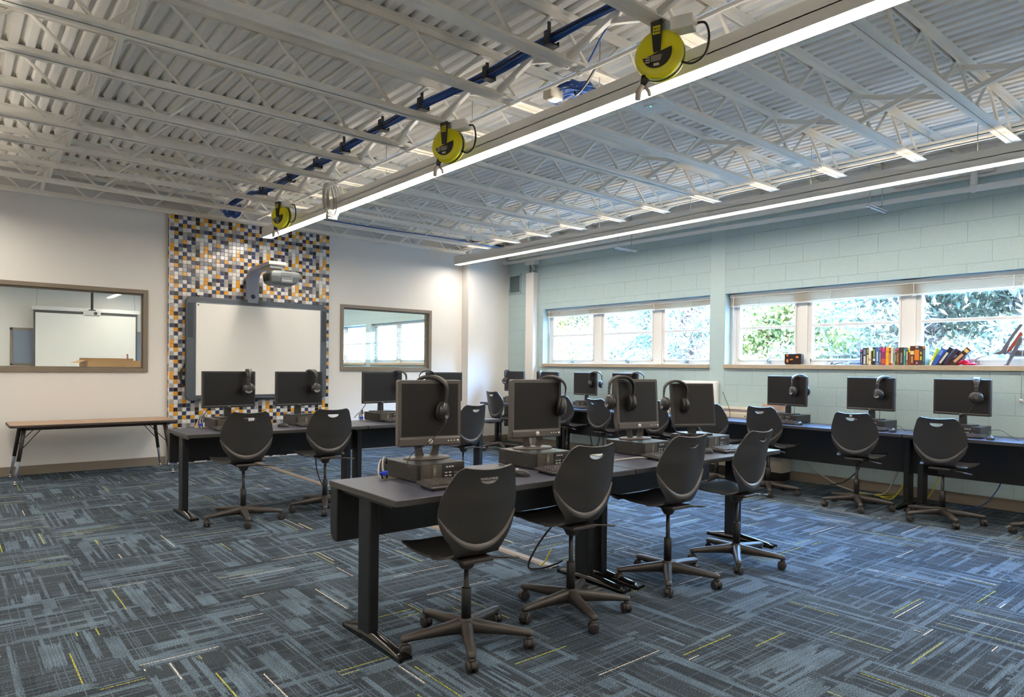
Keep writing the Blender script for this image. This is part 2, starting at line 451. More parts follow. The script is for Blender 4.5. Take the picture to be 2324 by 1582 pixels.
# -------------------------------------------------- interior windows to the next room
def interior_window(name, hole):
    x0, x1, z0, z1 = hole; m = MB(); t = .052; y0, y1 = YW - .022, YN + .02
    for (a, b, c, d) in ((x0 - t + .02, x0 + .02, z0 - t + .02, z1 + t - .02), (x1 - .02, x1 + t - .02, z0 - t + .02, z1 + t - .02)):
        m.box(a, b, y0, y1, c, d)
    m.box(x0 + .02, x1 - .02, y0, y1, z0 - t + .02, z0 + .02); m.box(x0 + .02, x1 - .02, y0, y1, z1 - .02, z1 + t - .02)
    k = .018                                                   # glazing stops set back
    m.box(x0 + .02, x0 + .02 + k, YW + .03, YW + .075, z0 + .02, z1 - .02); m.box(x1 - .02 - k, x1 - .02, YW + .03, YW + .075, z0 + .02, z1 - .02)
    m.box(x0 + .02, x1 - .02, YW + .03, YW + .075, z0 + .02, z0 + .02 + k); m.box(x0 + .02, x1 - .02, YW + .03, YW + .075, z1 - .02 - k, z1 - .02)
    o = struct(name, m, TAUPE, bevel=.003)
    MB().box(x0 + .03, x1 - .03, YW + .05, YW + .056, z0 + .03, z1 - .03).obj('window_pane', GLASS, o)
    return o
interior_window('window_3', W3); interior_window('window_4', W4)

# -------------------------------------------------- outside windows in the blue wall
def handle_mesh(y, z):
    m = MB(); m.box(8.06, 8.10, y - .018, y + .018, z - .014, z + .02)
    m.sweep([(8.07, y, z + .01), (8.04, y - .005, z + .035), (8.035, y - .06, z + .06), (8.037, y - .10, z + .062)], [.009, .009, .008, .006], 8)
    m.sweep([(8.05, y + .01, z), (8.03, y + .025, z - .02)], [.006, .005], 6)
    return m
def outside_window(name, hole, panes, handles, latch=True):
    y0, y1, z0, z1 = hole; m = MB(); gx = 8.13
    zb, zt = z0 + .05, z1
    m.box(gx - .03, gx + .04, y0, y1, zb, zb + .055)            # bottom rail of the frame
    m.box(gx - .03, gx + .04, y0, y1, zt - .05, zt)
    edges = [y1] + [e for p in panes for e in p] + [y0]
    for a, b in zip(edges[0::2], edges[1::2]):                  # jambs and mullions between the panes
        m.box(gx - .035, gx + .04, b, a, zb, zt)
        if a - b > .12:
            m.box(gx - .05, gx - .035, b + .035, a - .035, zb, zt - .01)
    for (a, b) in panes:                                        # sash bars
        for (c, d) in ((a - .022, a), (b, b + .022)): m.box(gx - .045, gx + .02, c, d, zb + .05, zt - .03)
        m.box(gx - .045, gx + .02, b, a, zb + .05, zb + .072)
        m.box(gx - .042, gx + .02, b, a, 1.868, 1.902)
    o = struct(name, m, WHITEMET, bevel=.003)
    for (a, b) in panes:
        MB().box(gx - .004, gx + .002, b + .015, a - .015, zb + .06, zt - .03).obj('window_pane', GLASS, o)
    MB().box(XW - .03, gx - .02, y0 - .0, y1, z0 - .004, zb).obj('window_sill', SILLW, o, bevel=.004)
    mm = MB(); mm.box(XW - .002, gx - .03, y1 - .004, y1, zb, z1); mm.box(XW - .002, gx - .03, y0, y1, z1 - .004, z1); mm.obj('window_reveal', BLUESMOOTH, o)
    for hy in handles: handle_mesh(hy, zb + .03).obj('crank_handle', GALV, o)
    return o
outside_window('window_1', H1, [(8.605, 7.638), (7.43, 6.44), (6.24, 5.375)], [8.12, 6.93, 5.83])
outside_window('window_2', H2, [(5.02, 4.225), (4.045, 3.027), (2.84, 1.86), (1.66, 0.68)], [4.58, 2.30])
outside_window('window_5', H5, [(14.8, 13.9), (13.7, 12.6), (12.4, 11.1)], [])
outside_window('window_6', H6, [(18.8, 17.8), (17.6, 16.6), (16.4, 15.2)], [])

def blind(y0, y1, zt, zb, label, sag=0.0, cordy=None, n=11, down=None):
    t = thing('window_blind', label, 'blind', (8.055, (y0 + y1) / 2, zt), 0, 'horizontal blinds in the blue wall')
    hy = (y1 - y0) / 2
    MB().box(-.028, .028, -hy, hy, -.045, 0).obj('head_rail', WHITEMET, t, bevel=.003)
    m = MB(); top = -.05; bot = zb - zt + .022
    if down is None:
        for i in range(n):
            z = top + (bot - top) * i / (n - 1)
            s = sag * (i / n)
            def F(u, v, z=z, s=s, i=i):
                yy = -hy + .01 + u * (2 * hy - .02); xx = -.025 + .05 * v
                return (xx + .003 * (i % 2), yy, z - s * sin(pi * ((u * 3) % 1)) ** 2 + .010 * (1 - (2 * v - 1) ** 2))
            m.grid(F, 36, 3)
    else:
        k = int((top - bot) / down)
        for i in range(k):
            z = top - i * down
            m._add([(-.02, -hy + .01, z - .012), (-.02, hy - .01, z - .012), (.02, hy - .01, z + .012), (.02, -hy + .01, z + .012)], [(0, 1, 2, 3)])
    m.obj('slats', SLAT, t)
    MB().box(-.025, .025, -hy + .01, hy - .01, bot - .022, bot - .004).obj('bottom_rail', SLAT, t, bevel=.003)
    q = 5
    for i in range(q):
        yy = -hy + (i + .5) * 2 * hy / q
        m = MB(); m.box(-.034, -.028, yy - .002, yy + .002, bot - .03, top + .01); m.box(-.036, -.024, yy - .014, yy + .014, bot - .03, bot - .006); m.obj('ladder_cord', WHITEPL, t)
    m = MB(); m.sweep([(-.036, hy - .06, -.03), (-.037, hy - .06, -.42)], .004, 6); m.obj('tilt_wand', WHITEPL, t)
    if cordy is not None:
        m = MB(); m.sweep([(-.125, cordy - (y0 + y1) / 2, -.06), (-.128, cordy - (y0 + y1) / 2, 1.09 - zt)], .0025, 6)
        m.ball((-.128, cordy - (y0 + y1) / 2, 1.075 - zt), .016, 8); m.obj('pull_cord', SLAT, t)
    return t
blind(5.39, 8.69, 2.335, 2.20, 'raised cream blind over the three pane window nearer the white corner', .012)
blind(0.64, 5.12, 2.335, 2.165, 'raised cream blind over the long window with books on its sill', .004, 1.885, n=14)
blind(11.02, 14.88, 2.335, 1.5, 'lowered cream blind seen through the interior window right of the whiteboard', down=.042)

# -------------------------------------------------- mosaic panel, 2-inch tiles in an eight by eight repeat
def mosaic():
    O, W, G, D, N, K = 0, 1, 2, 3, 4, 5
    cols = ['OWGNWWGO', 'KOWKONWW', 'DWNGKWGN', 'WNOWGGOK', 'NWNWDNWN', 'GWOWGKNG', 'KKWKOWGD', 'WOGDGWWW']
    cols[5] = 'GWONGKNG'
    key = dict(O=0, W=1, G=2, D=3, N=4, K=5)
    cw = .0532; x0 = 2.282; top = 3.305; nc, nr = 42, 62
    m = MB(); rnd = random.Random(3)
    yf = 9.80
    def tile(M, w):
        b = .0042; a = .0014
        m._add([M(a, a, 0), (M(cw - a, a, 0)), M(cw - a, cw - a, 0), M(a, cw - a, 0), M(b, b, .0035), M(cw - b, b, .0035), M(cw - b, cw - b, .0035), M(b, cw - b, .0035)],
               [(4, 5, 6, 7), (0, 1, 5, 4), (1, 2, 6, 5), (2, 3, 7, 6), (3, 0, 4, 7)])
    for c in range(nc):
        for r in range(nr):
            zb = top - (r + 1) * cw
            if zb < -.002: continue
            k = key[cols[c % 8][r % 8]]
            m.cur = k
            tile(lambda a, b, d: (x0 + c * cw + a, yf - d, zb + b), cw)
    for r in range(nr):                                          # the panel's own left edge
        zb = top - (r + 1) * cw
        if zb < -.002: continue
        m.cur = key[cols[6 if r % 3 else 1][(r + 2) % 8]]
        tile(lambda a, b, d: (x0 - .006 - d, yf + .05 - a, zb + b), cw)
    cl = [mat('orange glazed tile', '#dd9a2c', .18), mat('white glazed tile', '#dedbd6', .18), mat('light grey glazed tile', '#a5a29f', .18),
          mat('mid grey glazed tile', '#807d7b', .18), mat('navy glazed tile', '#3a4261', .18), mat('brown black glazed tile', '#2f2827', .18)]
    t = thing('tile_panel', 'floor to joist mosaic panel of white, grey, navy, black and orange tiles', 'tile panel', (0, 0, 0))
    m.obj('mosaic_tiles', cl, t)
    MB().box(x0 - .006, x0 + nc * cw + .003, yf + .0005, YW, 0, top + .004).obj('grout_board', mat('pale grout', '#b9b3aa', .8), t)
    MB().box(x0 - .007, x0 + .001, yf - .004, yf + .003, 0, top + .006).obj('edge_trim', WHITEPL, t)
mosaic()

# ------------------------------------------------------------------ ceiling: joists, lights, services
ZB = 3.30
JY = [9.69 - .722 * k for k in range(15)]
ORD = ['first', 'second', 'third', 'fourth', 'fifth', 'sixth', 'seventh', 'eighth', 'ninth', 'tenth', 'eleventh', 'twelfth', 'thirteenth', 'fourteenth', 'fifteenth']
def chord(x0, x1, z, upside):
    m = MB(); g = .011; w = .044; t = .006
    for s in (-1, 1):
        a, b = sorted((s * g, s * (g + w)))
        if upside: m.box(x0, x1, a, b, z, z + t); m.box(x0, x1, -g, g, z + .003, z + .004) if s > 0 else None; c, d = sorted((s * g, s * (g + t))); m.box(x0, x1, c, d, z, z + .046)
        else: m.box(x0, x1, a, b, z - t, z); c, d = sorted((s * g, s * (g + t))); m.box(x0, x1, c, d, z - .046, z)
    return m
def joist_parts(t):
    chord(XL, 6.98, ZB, True).obj('bottom_chord', JOIST, t)
    chord(XL, 7.93, ZD, False).obj('top_chord', JOIST, t)
    P = []; x = -1.26; p = .655
    zl, zh = ZB + .035, ZD - .03
    while x < 6.7:
        # rounded bend at the bottom, then up to the top chord
        for a in (-1, -.5, 0, .5, 1):
            P.append((x + .075 * sin(a * 1.15), 0, zl + .075 * (1 - cos(a * 1.15)) - .012))
        P.append((x + p * .42, 0, zh - .012)); P.append((x + p * .5, 0, zh)); P.append((x + p * .58, 0, zh - .012))
        x += p
    m = MB(); m.sweep(P[:-3], .0135, 7)
    m.sweep([(6.62, 0, zh), (6.95, 0, zl)], .011, 7); m.sweep([(6.95, 0, zl), (7.45, 0, zh)], .013, 7); m.sweep([(7.2, 0, zh - .16), (7.2, 0, zh)], .01, 6)
    m.obj('bent_rod_web', JOIST, t)
    MB().box(7.82, 7.93, -.05, .05, ZD - .09, ZD - .04).obj('bearing_seat', JOIST, t)
j0 = None
for k, y in enumerate(JY):
    lab = 'cream bar joist across the ceiling, %s from the mosaic wall' % ORD[k]
    if j0 is None:
        j0 = thing('roof_joist', lab, 'joist', (0, y, 0), 0, 'bar joists under the roof deck'); joist_parts(j0)
        kids_of[j0.name] = kids(j0)
    else: dup(j0, loc=(0, y, 0), label=lab)

# cross bridging between neighbouring joists
def bridge(x, ya, yb, parity):
    m = MB()
    for (z0, z1, dx) in ((ZB + .05, ZD - .05, 0), (ZD - .05, ZB + .05, .028)):
        d = Vector((0, yb - ya, z1 - z0)); a = Vector((x + dx, ya, z0)); b = a + d
        n = Vector((0, -d.z, d.y)).normalized() * .018
        v = [a + n, a - n, b - n, b + n]
        m._add([p for p in v] + [p + Vector((.004, 0, 0)) for p in v], [(0, 1, 2, 3), (7, 6, 5, 4), (0, 4, 5, 1), (1, 5, 6, 2), (2, 6, 7, 3), (3, 7, 4, 0)])
        e = n.normalized() * .018
        v = [a + e, a + e + Vector((.034, 0, 0)), b + e + Vector((.034, 0, 0)), b + e]
        m._add(v, [(0, 1, 2, 3)])
    return m
for rx, where in ((.86, 'farthest left'), (3.08, 'beside the reels'), (5.66, 'between the lamps')):
    for k in range(len(JY) - 2):
        o = bridge(rx, JY[k] - .012, JY[k + 1] + .012, k).obj('cross_bridging', JOIST)
        tag(o, 'cream crossed bracing %s, at the %s joist bay from the mosaic' % (where, ORD[k]), 'bracing', 'cross bracing between the joists')
m = MB()
for z in (3.352, 3.398): m.box(6.89, 6.925, YB, 9.8, z, z + .006); m.box(6.89, 6.895, YB, 9.8, z, z + .03)
tag(m.obj('bridging_angle', JOIST), 'pair of long cream angles joining the joist ends above the window side lamp', 'bracing')

# linear lamps
def lamp(x, y0, y1, label, z0=3.07, ends=True):
    t = thing('linear_lamp', label, 'lamp', (x, y0, z0), 0, 'continuous linear lamps')
    L = y1 - y0; w = .13; h = .13
    m = MB(); m.box(0, .008, 0, L, 0, h); m.box(w - .008, w, 0, L, 0, h); m.box(0, w, 0, L, h * .45, h * .5); m.box(0, w, 0, .006, 0, h); m.box(0, w, L - .006, L, 0, h)
    m.obj('housing', WHITEMET, t)
    MB().box(.008, w - .008, .006, L - .006, .001, .006).obj('lower_lens', LENS, t)
    MB().box(.046, w - .046, .006, L - .006, h - .036, h - .030).obj('ceiling_fill_strip', CEILFILL, t)  # strip hidden in the housing, added to light the ceiling
    MB().box(.032, w - .032, .0, L, h - .006, h - .002).obj('fill_baffle', WHITEMET, t)  # unseen baffle, added to throw the ceiling fill sideways
    n = int(L / 1.444)
    for i in range(n):
        yy = L - .4 - i * 1.444
        MB().cyl((w / 2, yy, h * .5), (w / 2, yy, ZB + .3 - z0), .003, n=6).obj('hanger_wire', GALV, t)
    return t
lamp(3.33, -1.2, 9.36, 'long white lamp with bright lens running past the yellow cord reels')
lamp(6.66, -1.2, 9.56, 'long white lamp with bright lens nearer the window wall')
lamp(-0.02, -1.2, 9.36, 'long white lamp out of the picture to the left')
for lx in (-.02, 3.33, 6.66): lamp(lx, 10.2, 19.0, 'bright long lamp in the next room, %s' % {-.02: 'farthest left', 3.33: 'seen above its projector', 6.66: 'nearest its windows'}[lx])

# conduit under the joists, beside the lamp
m = MB(); m.sweep([(3.215, -1.0, 3.283), (3.215, 9.2, 3.283)], .0145, 12)
c = m.obj('conduit', JOIST); tag(c, 'cream conduit running along the left side of the reel lamp', 'conduit')
for y in JY[1:13]:
    m = MB(); m.box(3.185, 3.245, y - .016, y + .016, 3.285, 3.302); m.cyl((3.215, y - .012, 3.283), (3.215, y + .012, 3.283), .019, n=10); m.obj('conduit_clamp', JOIST, c)

# yellow cord reels
def reel(y, label, x=3.13):
    t = thing('cord_reel', label, 'cord reel', (x, y, 3.295), radians(-68), 'yellow cord reels under the joists')
    # reel axis lies along the local y axis, face turned to the camera
    R = .142
    A = Matrix.Translation((0, 0, -.175)) @ Matrix.Rotation(radians(90), 4, 'X')
    m = MB(); m.lathe([(.02, .062), (.075, .060), (.115, .050), (.137, .034), (R, .014)], 40, A); m.obj('front_shell', YELLOW, t)
    m = MB(); m.lathe([(R - .004, .014), (R - .004, -.014)], 40, A); m.obj('rim_band', mat('black reel band', '#33312c', .4), t)
    m = MB(); m.lathe([(R, -.014), (.137, -.034), (.115, -.050), (.075, -.060), (.02, -.062)], 40, A); m.obj('rear_shell', YELLOW, t)
    # black arm and label on the front face
    BLK = bpy.data.materials.get('black reel label') or mat('black reel label', '#2c2823', .45)
    m = MB(); m.prism([(-.036, .145), (.030, .155), (.022, -.022), (-.018, -.022)], -.072, -.060, 'y', Matrix.Translation((0, 0, -.155)))
    m.box(-.03, .03, -.07, .07, -.016, -.006)
    m.prism([(-.03, .145), (.03, .145), (.02, .03), (-.02, .03)], .060, .070, 'y', Matrix.Translation((0, 0, -.155)))
    arm = m.obj('support_arm', BLK, t)
    m = MB(); rr = random.Random(5)
    for i in range(3):
        for j in range(5): m.box(-.022 + j * .009, -.016 + j * .009, -.0735, -.072, -.048 - i * .017, -.037 - i * .017 + rr.random() * .003)
    m.obj('arm_lettering', YELLOW, arm)
    pts = [(.085 * cos(radians(a)), .085 * sin(radians(a))) for a in range(-165, 16, 12)]
    m = MB(); m.prism(pts, -.0635, -.0595, 'y', Matrix.Translation((0, 0, -.18))); lab = m.obj('label_plate', BLK, t)
    m = MB()
    for i in range(3): m.box(-.066, -.040, -.065, -.0635, -.204 - i * .013, -.198 - i * .013)
    for i in range(5): m.box(-.034, .03 - i * .002, -.065, -.0635, -.197 - i * .007, -.1945 - i * .007)
    m.box(-.018, .014, -.065, -.0635, -.252, -.238); m.obj('label_print', mat('pale label print', '#c9c3a2', .5) if not bpy.data.materials.get('pale label print') else bpy.data.materials['pale label print'], lab)
    m = MB(); m.box(-.045, .045, -.045, .045, -.052, 0); m.box(-.006, .006, -.05, .05, -.07, -.04); m.cyl((0, -.05, -.062), (0, .05, -.062), .012, n=14); m.obj('mounting_bracket', GALV, t, bevel=.002)
    # cord outlet with plug at the lower left, tail cord to the box on the conduit
    m = MB(); m.sweep([(-.075, -.01, -.28), (-.095, -.012, -.325)], [.03, .016], 10); m.obj('cord_guide', BLK, t)
    m = MB(); m.sweep([(-.095, -.012, -.325), (-.12, -.012, -.36), (-.125, -.01, -.405)], [.014, .019, .016], 10); m.sweep([(-.09, 0, -.325), (-.065, .01, -.36), (-.06, .012, -.385)], [.009, .012, .010], 8); m.obj('plug_end', mat('clear grey connector', '#a39b90', .35) if not bpy.data.materials.get('clear grey connector') else bpy.data.materials['clear grey connector'], t)
    m = MB(); m.sweep(catmull([(.12, .0, -.23), (.19, -.02, -.26), (.26, -.04, -.235), (.285, -.05, -.15), (.265, -.05, -.07), (.215, -.045, -.055)], 6), .0065, 8); m.obj('tail_cord', CABLEBLK, t)
    m = MB(); m.box(.075, .20, -.075, .02, -.075, -.004); m.cyl((.2, -.045, -.05), (.222, -.045, -.055), .014, n=10); m.obj('outlet_box', JOIST, t, bevel=.004)
    return t
reel(8.13, 'yellow cord reel farthest off, hanging near the mosaic panel')
reel(4.585, 'yellow cord reel at the middle of the lamp')
reel(2.47, 'largest nearest yellow cord reel at the top of the picture')

# coiled grey whip cables with a box, hanging over the lamp
t = thing('cable_coil', 'coil of grey metal whip cables hung over the lamp with a grey box', 'cable coil', (3.28, 7.08, 3.33))
for i in range(7):
    m = MB(); rr = random.Random(i); a = .065 + rr.random() * .02; b = .17 + rr.random() * .03; oy = (rr.random() - .5) * .05; pts = []
    for k in range(33):
        th = 2 * pi * k / 32
        pts.append((a * sin(th) * .8 + (rr.random() - .5) * .006 + (i - 3) * .012, oy + .03 * cos(th), -.17 + b * cos(th) * .98))
    m.sweep(pts, .0055, 6); m.obj('cable_loop', GALV, t)
MB().box(-.05, .06, -.03, .03, -.385, -.28).obj('junction_box', GALV, t, bevel=.003)
m = MB(); m.sweep(catmull([(.1, 0, .0), (.15, .01, -.05), (.18, .02, -.16), (.17, .02, -.22)], 5), .006, 6); m.obj('loose_end', mat('yellowed cable', '#b0a060', .4), t)

# blue data cable bundle through the webs, with black hooks
path = [(3.06, .2, 3.46), (2.99, 1.75, 3.44), (3.01, 2.76, 3.46), (2.95, 3.33, 3.41), (3.02, 4.0, 3.45), (2.92, 4.64, 3.41), (2.98, 5.56, 3.45), (2.95, 6.3, 3.41), (3.02, 7.1, 3.45), (2.95, 8.25, 3.42), (2.93, 8.6, 3.46), (2.9, 9.3, 3.44)]
cab = thing('cable_bundle', 'thick bundle of blue data cables threaded through the joists', 'cable bundle', (0, 0, 0))
rr = random.Random(11)
base = catmull(path, 5)
for i in range(14):
    ox, oz = (rr.random() - .5) * .055, (rr.random() - .5) * .04; ph = rr.random() * 6
    m = MB(); m.sweep([(p.x + ox + .008 * sin(p.y * 3 + ph), p.y, p.z + oz + .006 * sin(p.y * 4.3 + ph)) for p in base], .0062, 6)
    m.obj('data_cable', CABLEBLUE if i % 7 else CABLEBLK, cab)
for k, y in enumerate(JY[2:12]):
    z = interp(y, [(p[1], p[2]) for p in path]); x = interp(y, [(p[1], p[0]) for p in path])
    m = MB(); m.box(x - .04, x + .04, y - .03, y + .03, z - .042, z - .032); m.box(x - .045, x - .037, y - .025, y + .025, z - .042, z + .05); m.box(x + .037, x + .043, y - .025, y + .025, z - .042, z - .01); m.box(x - .012, x + .012, y + .02, y + .028, z + .02, 3.54)
    o = m.obj('cable_hook', BLACKMETAL); tag(o, 'black cable hook carrying the blue bundle at the %s joist from the mosaic wall' % ORD[k + 2], 'hook', 'black cable hooks')
def blue_coil(c, label, n=9, r=.12, sq=.6, seed=1, drop=0.0):
    t = thing('cable_coil', label, 'cable coil', c); rr = random.Random(seed)
    for i in range(n):
        m = MB(); pts = []; ph = rr.random() * 6; ox = (rr.random() - .5) * .06; R = r * (.75 + .4 * rr.random())
        for k in range(25):
            th = 2 * pi * k / 24
            pts.append((ox + R * sq * cos(th), R * 1.3 * sin(th) + .01 * sin(3 * th + ph), (i - n / 2) * .007 - drop * sin(th) ** 2 + .03 * sin(th + ph * .1)))
        m.sweep(pts, .006, 6); m.obj('cable_loop', CABLEBLUE, t)
    return t
blue_coil((3.42, 3.46, 3.33), 'flat coil of blue cables between the middle and nearest cord reels', 12, .15, .55, 2, .06)
blue_coil((2.90, 9.28, 3.42), 'tangled coil of blue cables above the mosaic panel', 10, .13, .7, 3, .12)
m = MB(); m.sweep(catmull([(4.0, 8.93, 3.352), (5.0, 8.93, 3.346), (5.8, 8.9, 3.352), (6.5, 8.93, 3.35), (6.9, 8.9, 3.33), (7.3, 8.7, 3.3)], 5), .008, 6)
tag(m.obj('data_cable', CABLEBLUE), 'single blue cable lying along the second joist toward the white corner', 'cable')
m = MB(); m.sweep(catmull([(3.15, 2.6, 3.6), (3.16, 2.9, 3.46), (3.2, 3.1, 3.32)], 5), .006, 6); tag(m.obj('data_cable', CABLEBLUE), 'single blue cable dropping beside the nearest cord reel', 'cable')
t = thing('cable_coil', 'loops of loose black cable left of the nearest cord reel', 'cable coil', (3.3, 3.12, 3.3))
for i in range(4):
    m = MB(); m.sweep(catmull([(-.05, -.06, .02), (0, .05 + i * .02, -.03 - i * .012), (.06, .16 + i * .03, -.03 - i * .015), (.1, .25 + i * .02, .0)], 6), .006, 6); m.obj('cable_loop', CABLEBLK, t)
o = MB().box(3.24, 3.36, 3.50, 3.58, 3.23, 3.31).obj('junction_box', BEIGEMET, bevel=.004); tag(o, 'beige junction box on the conduit by the flat blue coil', 'junction box')

# access point under a joist
t = thing('access_point', 'white wireless access point with green light under a joist', 'access point', (3.98, 3.2, 3.29), radians(10))
m = MB(); m.rbox(-.14, .14, -.14, .14, -.035, 0, .05); m.obj('body', WHITEPL, t, bevel=.012, seg=3)
m = MB(); m.rbox(-.055, .055, -.055, .055, -.041, -.034, .03); m.obj('emblem_disc', mat('pearl white plastic', '#dfe1e6', .3), t, bevel=.003)
MB().cyl((-.03, .0, -.0425), (-.03, 0, -.0405), .006, n=10).obj('status_light', GREENLED, t)
MB().box(-.05, .05, -.05, .05, 0, .012).obj('mounting_plate', GALV, t)

# pipe along the window wall with hangers
m = MB(); m.sweep([(7.78, 9.64, 3.205), (7.78, 6.9, 3.195), (7.78, 2.4, 3.150), (7.78, 2.2, 3.146), (7.78, YB, 3.12)], [.027, .027, .027, .034, .034], 14)
m.sweep([(7.78, 2.27, 3.15), (7.79, 2.27, 3.35)], [.036, .03], 12); m.ball((7.78, 2.27, 3.152), .045, 8)
tag(m.obj('heating_pipe', WHITE_WALL), 'white wrapped pipe with a tee along the top of the blue wall', 'pipe')
def trapeze(y, label):
    t = thing('pipe_hanger', label, 'hanger', (7.5, y, 3.03), 0, 'slotted pipe hangers by the window wall')
    m = MB(); m.box(-.22, .22, -.02, .02, 0, .006); m.box(-.22, .22, -.02, -.016, 0, .022); m.box(-.22, .22, .016, .02, 0, .022); m.obj('slotted_channel', WHITEMET, t)
    for x in (-.17, .12): MB().cyl((x, 0, -.02), (x, 0, .52), .005, n=8).obj('threaded_rod', GALV, t)
    return t
trapeze(6.48, 'white slotted hanger over the blue wall at the left window')
trapeze(3.06, 'white slotted hanger over the blue wall above the book window')
o = MB().box(7.86, 7.92, 2.12, 3.05, 3.318, 3.36).obj('surface_raceway', WHITEMET, bevel=.012); tag(o, 'short white raceway on the beam over the book window', 'raceway')

# ------------------------------------------------------------------ chairs
def chair_shell():
    """seat and back as one bent shell; returns the grid function for the rear offset too"""
    PY = [(0, .245), (.07, .235), (.2, .15), (.36, .03), (.5, -.08), (.58, -.145), (.64, -.19), (.70, -.222), (.78, -.240), (.86, -.252), (.93, -.268), (1.0, -.292)]
    PZ = [(0, -.028), (.07, -.008), (.2, .003), (.36, -.008), (.5, -.012), (.58, -.006), (.64, .018), (.70, .075), (.78, .165), (.86, .265), (.93, .350), (1.0, .425)]
    PW = [(0, .12), (.04, .165), (.1, .195), (.2, .216), (.36, .214), (.5, .188), (.58, .152), (.635, .124), (.68, .146), (.735, .187), (.78, .208), (.82, .214), (.86, .210), (.90, .197), (.945, .177), (.975, .162), (.99, .148), (1.0, .126)]
    def vline(z):                      # half width of the V between smooth back panel and skirt
        if z < .048: return 0
        t = min(1, (z - .048) / .15); return .214 * t ** .46
    def F(u, v):
        s = 2 * u - 1; w = interp(v, PW); x = s * w; y = interp(v, PY); z = interp(v, PZ)
        k = min(1, max(0, (v - .52) / .16))           # 0 on the seat, 1 on the back
        back = .072 * (abs(s) ** 1.8) * (w / .22) ** 2 * k
        y += back
        if v > .95: z += .012 * (s * s) * (v - .95) / .05 - .006 * (v - .95) / .05
        if v < .5: z += .014 * abs(s) ** 3 * (1 - v) - .02 * (s * s) * max(0, .12 - v) / .12
        if k > 0:                                      # smooth panel sits forward of the skirt
            V = vline(z); d = V - abs(x)
            st = min(1, max(0, (d + .006) / .012)); st = st * st * (3 - 2 * st)
            lowfade = 1 - min(1, max(0, (z - .16) / .10))
            y += .012 * st * k * lowfade
        return Vector((x, y, z))
    return F, vline, PY, PZ, PW
def make_chair():
    t = thing('task_chair', 'x', 'chair', (0, 0, 0), 0, 'black shell chairs on five star bases')
    F, vline, PY, PZ, PW = chair_shell()
    m = MB(); m.grid(F, 44, 84)
    o = m.obj('seat_shell', CHAIRPL)
    so = o.modifiers.new('thick', 'SOLIDIFY'); so.thickness = .010; so.offset = 0; so.use_even_offset = False
    # handle slot cut with a half-moon prism
    pts = [(.052, .006)] + [(.052 * cos(a), -.024 * sin(a) + .004) for a in [pi * i / 14 for i in range(15)]] + [(-.052, .006)]
    pts = [(.05, .0075)] + [(.052 * cos(pi * i / 16), .004 - .026 * sin(pi * i / 16)) for i in range(17)] + [(-.05, .0075)]
    c = MB().prism(pts, -.45, -.15, 'y', Matrix.Translation((0, 0, .372))).obj('cutter', CHAIRPL)
    bo = o.modifiers.new('slot', 'BOOLEAN'); bo.operation = 'DIFFERENCE'; bo.object = c; bo.solver = 'EXACT'
    dg = bpy.context.evaluated_depsgraph_get(); dg.update()
    me = bpy.data.meshes.new_from_object(o.evaluated_get(dg))
    bpy.data.objects.remove(o); bpy.data.objects.remove(c)
    for p in me.polygons: p.use_smooth = True
    try: me.set_sharp_from_angle(angle=radians(50))
    except Exception: pass
    o = bpy.data.objects.new('seat_shell', me); COL.objects.link(o); o.parent = t
    # ridge following the V on the rear face, paler to carry a painted highlight
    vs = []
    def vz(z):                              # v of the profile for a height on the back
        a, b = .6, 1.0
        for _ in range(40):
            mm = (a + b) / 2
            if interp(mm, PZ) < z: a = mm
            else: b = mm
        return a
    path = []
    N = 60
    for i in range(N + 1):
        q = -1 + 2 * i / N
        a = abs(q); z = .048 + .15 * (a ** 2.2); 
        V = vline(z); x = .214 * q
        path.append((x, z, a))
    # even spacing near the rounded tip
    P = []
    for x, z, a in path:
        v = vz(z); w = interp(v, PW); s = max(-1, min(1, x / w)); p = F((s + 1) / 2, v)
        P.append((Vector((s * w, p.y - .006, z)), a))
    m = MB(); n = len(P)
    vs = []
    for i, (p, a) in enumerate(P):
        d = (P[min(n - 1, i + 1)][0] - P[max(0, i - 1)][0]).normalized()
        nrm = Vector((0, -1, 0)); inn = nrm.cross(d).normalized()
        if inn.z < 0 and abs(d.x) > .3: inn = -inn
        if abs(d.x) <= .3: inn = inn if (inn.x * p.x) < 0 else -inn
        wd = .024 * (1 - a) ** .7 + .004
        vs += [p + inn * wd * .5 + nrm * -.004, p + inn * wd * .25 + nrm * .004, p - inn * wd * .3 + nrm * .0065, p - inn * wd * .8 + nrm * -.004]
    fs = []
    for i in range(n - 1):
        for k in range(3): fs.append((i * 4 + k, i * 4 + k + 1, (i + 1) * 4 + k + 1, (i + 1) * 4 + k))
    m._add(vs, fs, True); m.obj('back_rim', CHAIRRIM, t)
    m = MB(); m.box(-.085, .085, -.11, .09, -.036, -.016); m.lathe([(.048, -.034), (.046, -.05), (.028, -.085), (.0, -.086)], 20)
    m.obj('seat_plate', CHAIRBASE, t, bevel=.006)
    m = MB(); m.sweep([(.06, -.02, -.036), (.16, -.06, -.043), (.235, -.085, -.05)], [.006, .006, .006], 8); m.sweep([(.19, -.07, -.046), (.245, -.09, -.05)], [.012, .011], 8, flat=.5); m.obj('height_lever', CHAIRBASE, t)
    return t
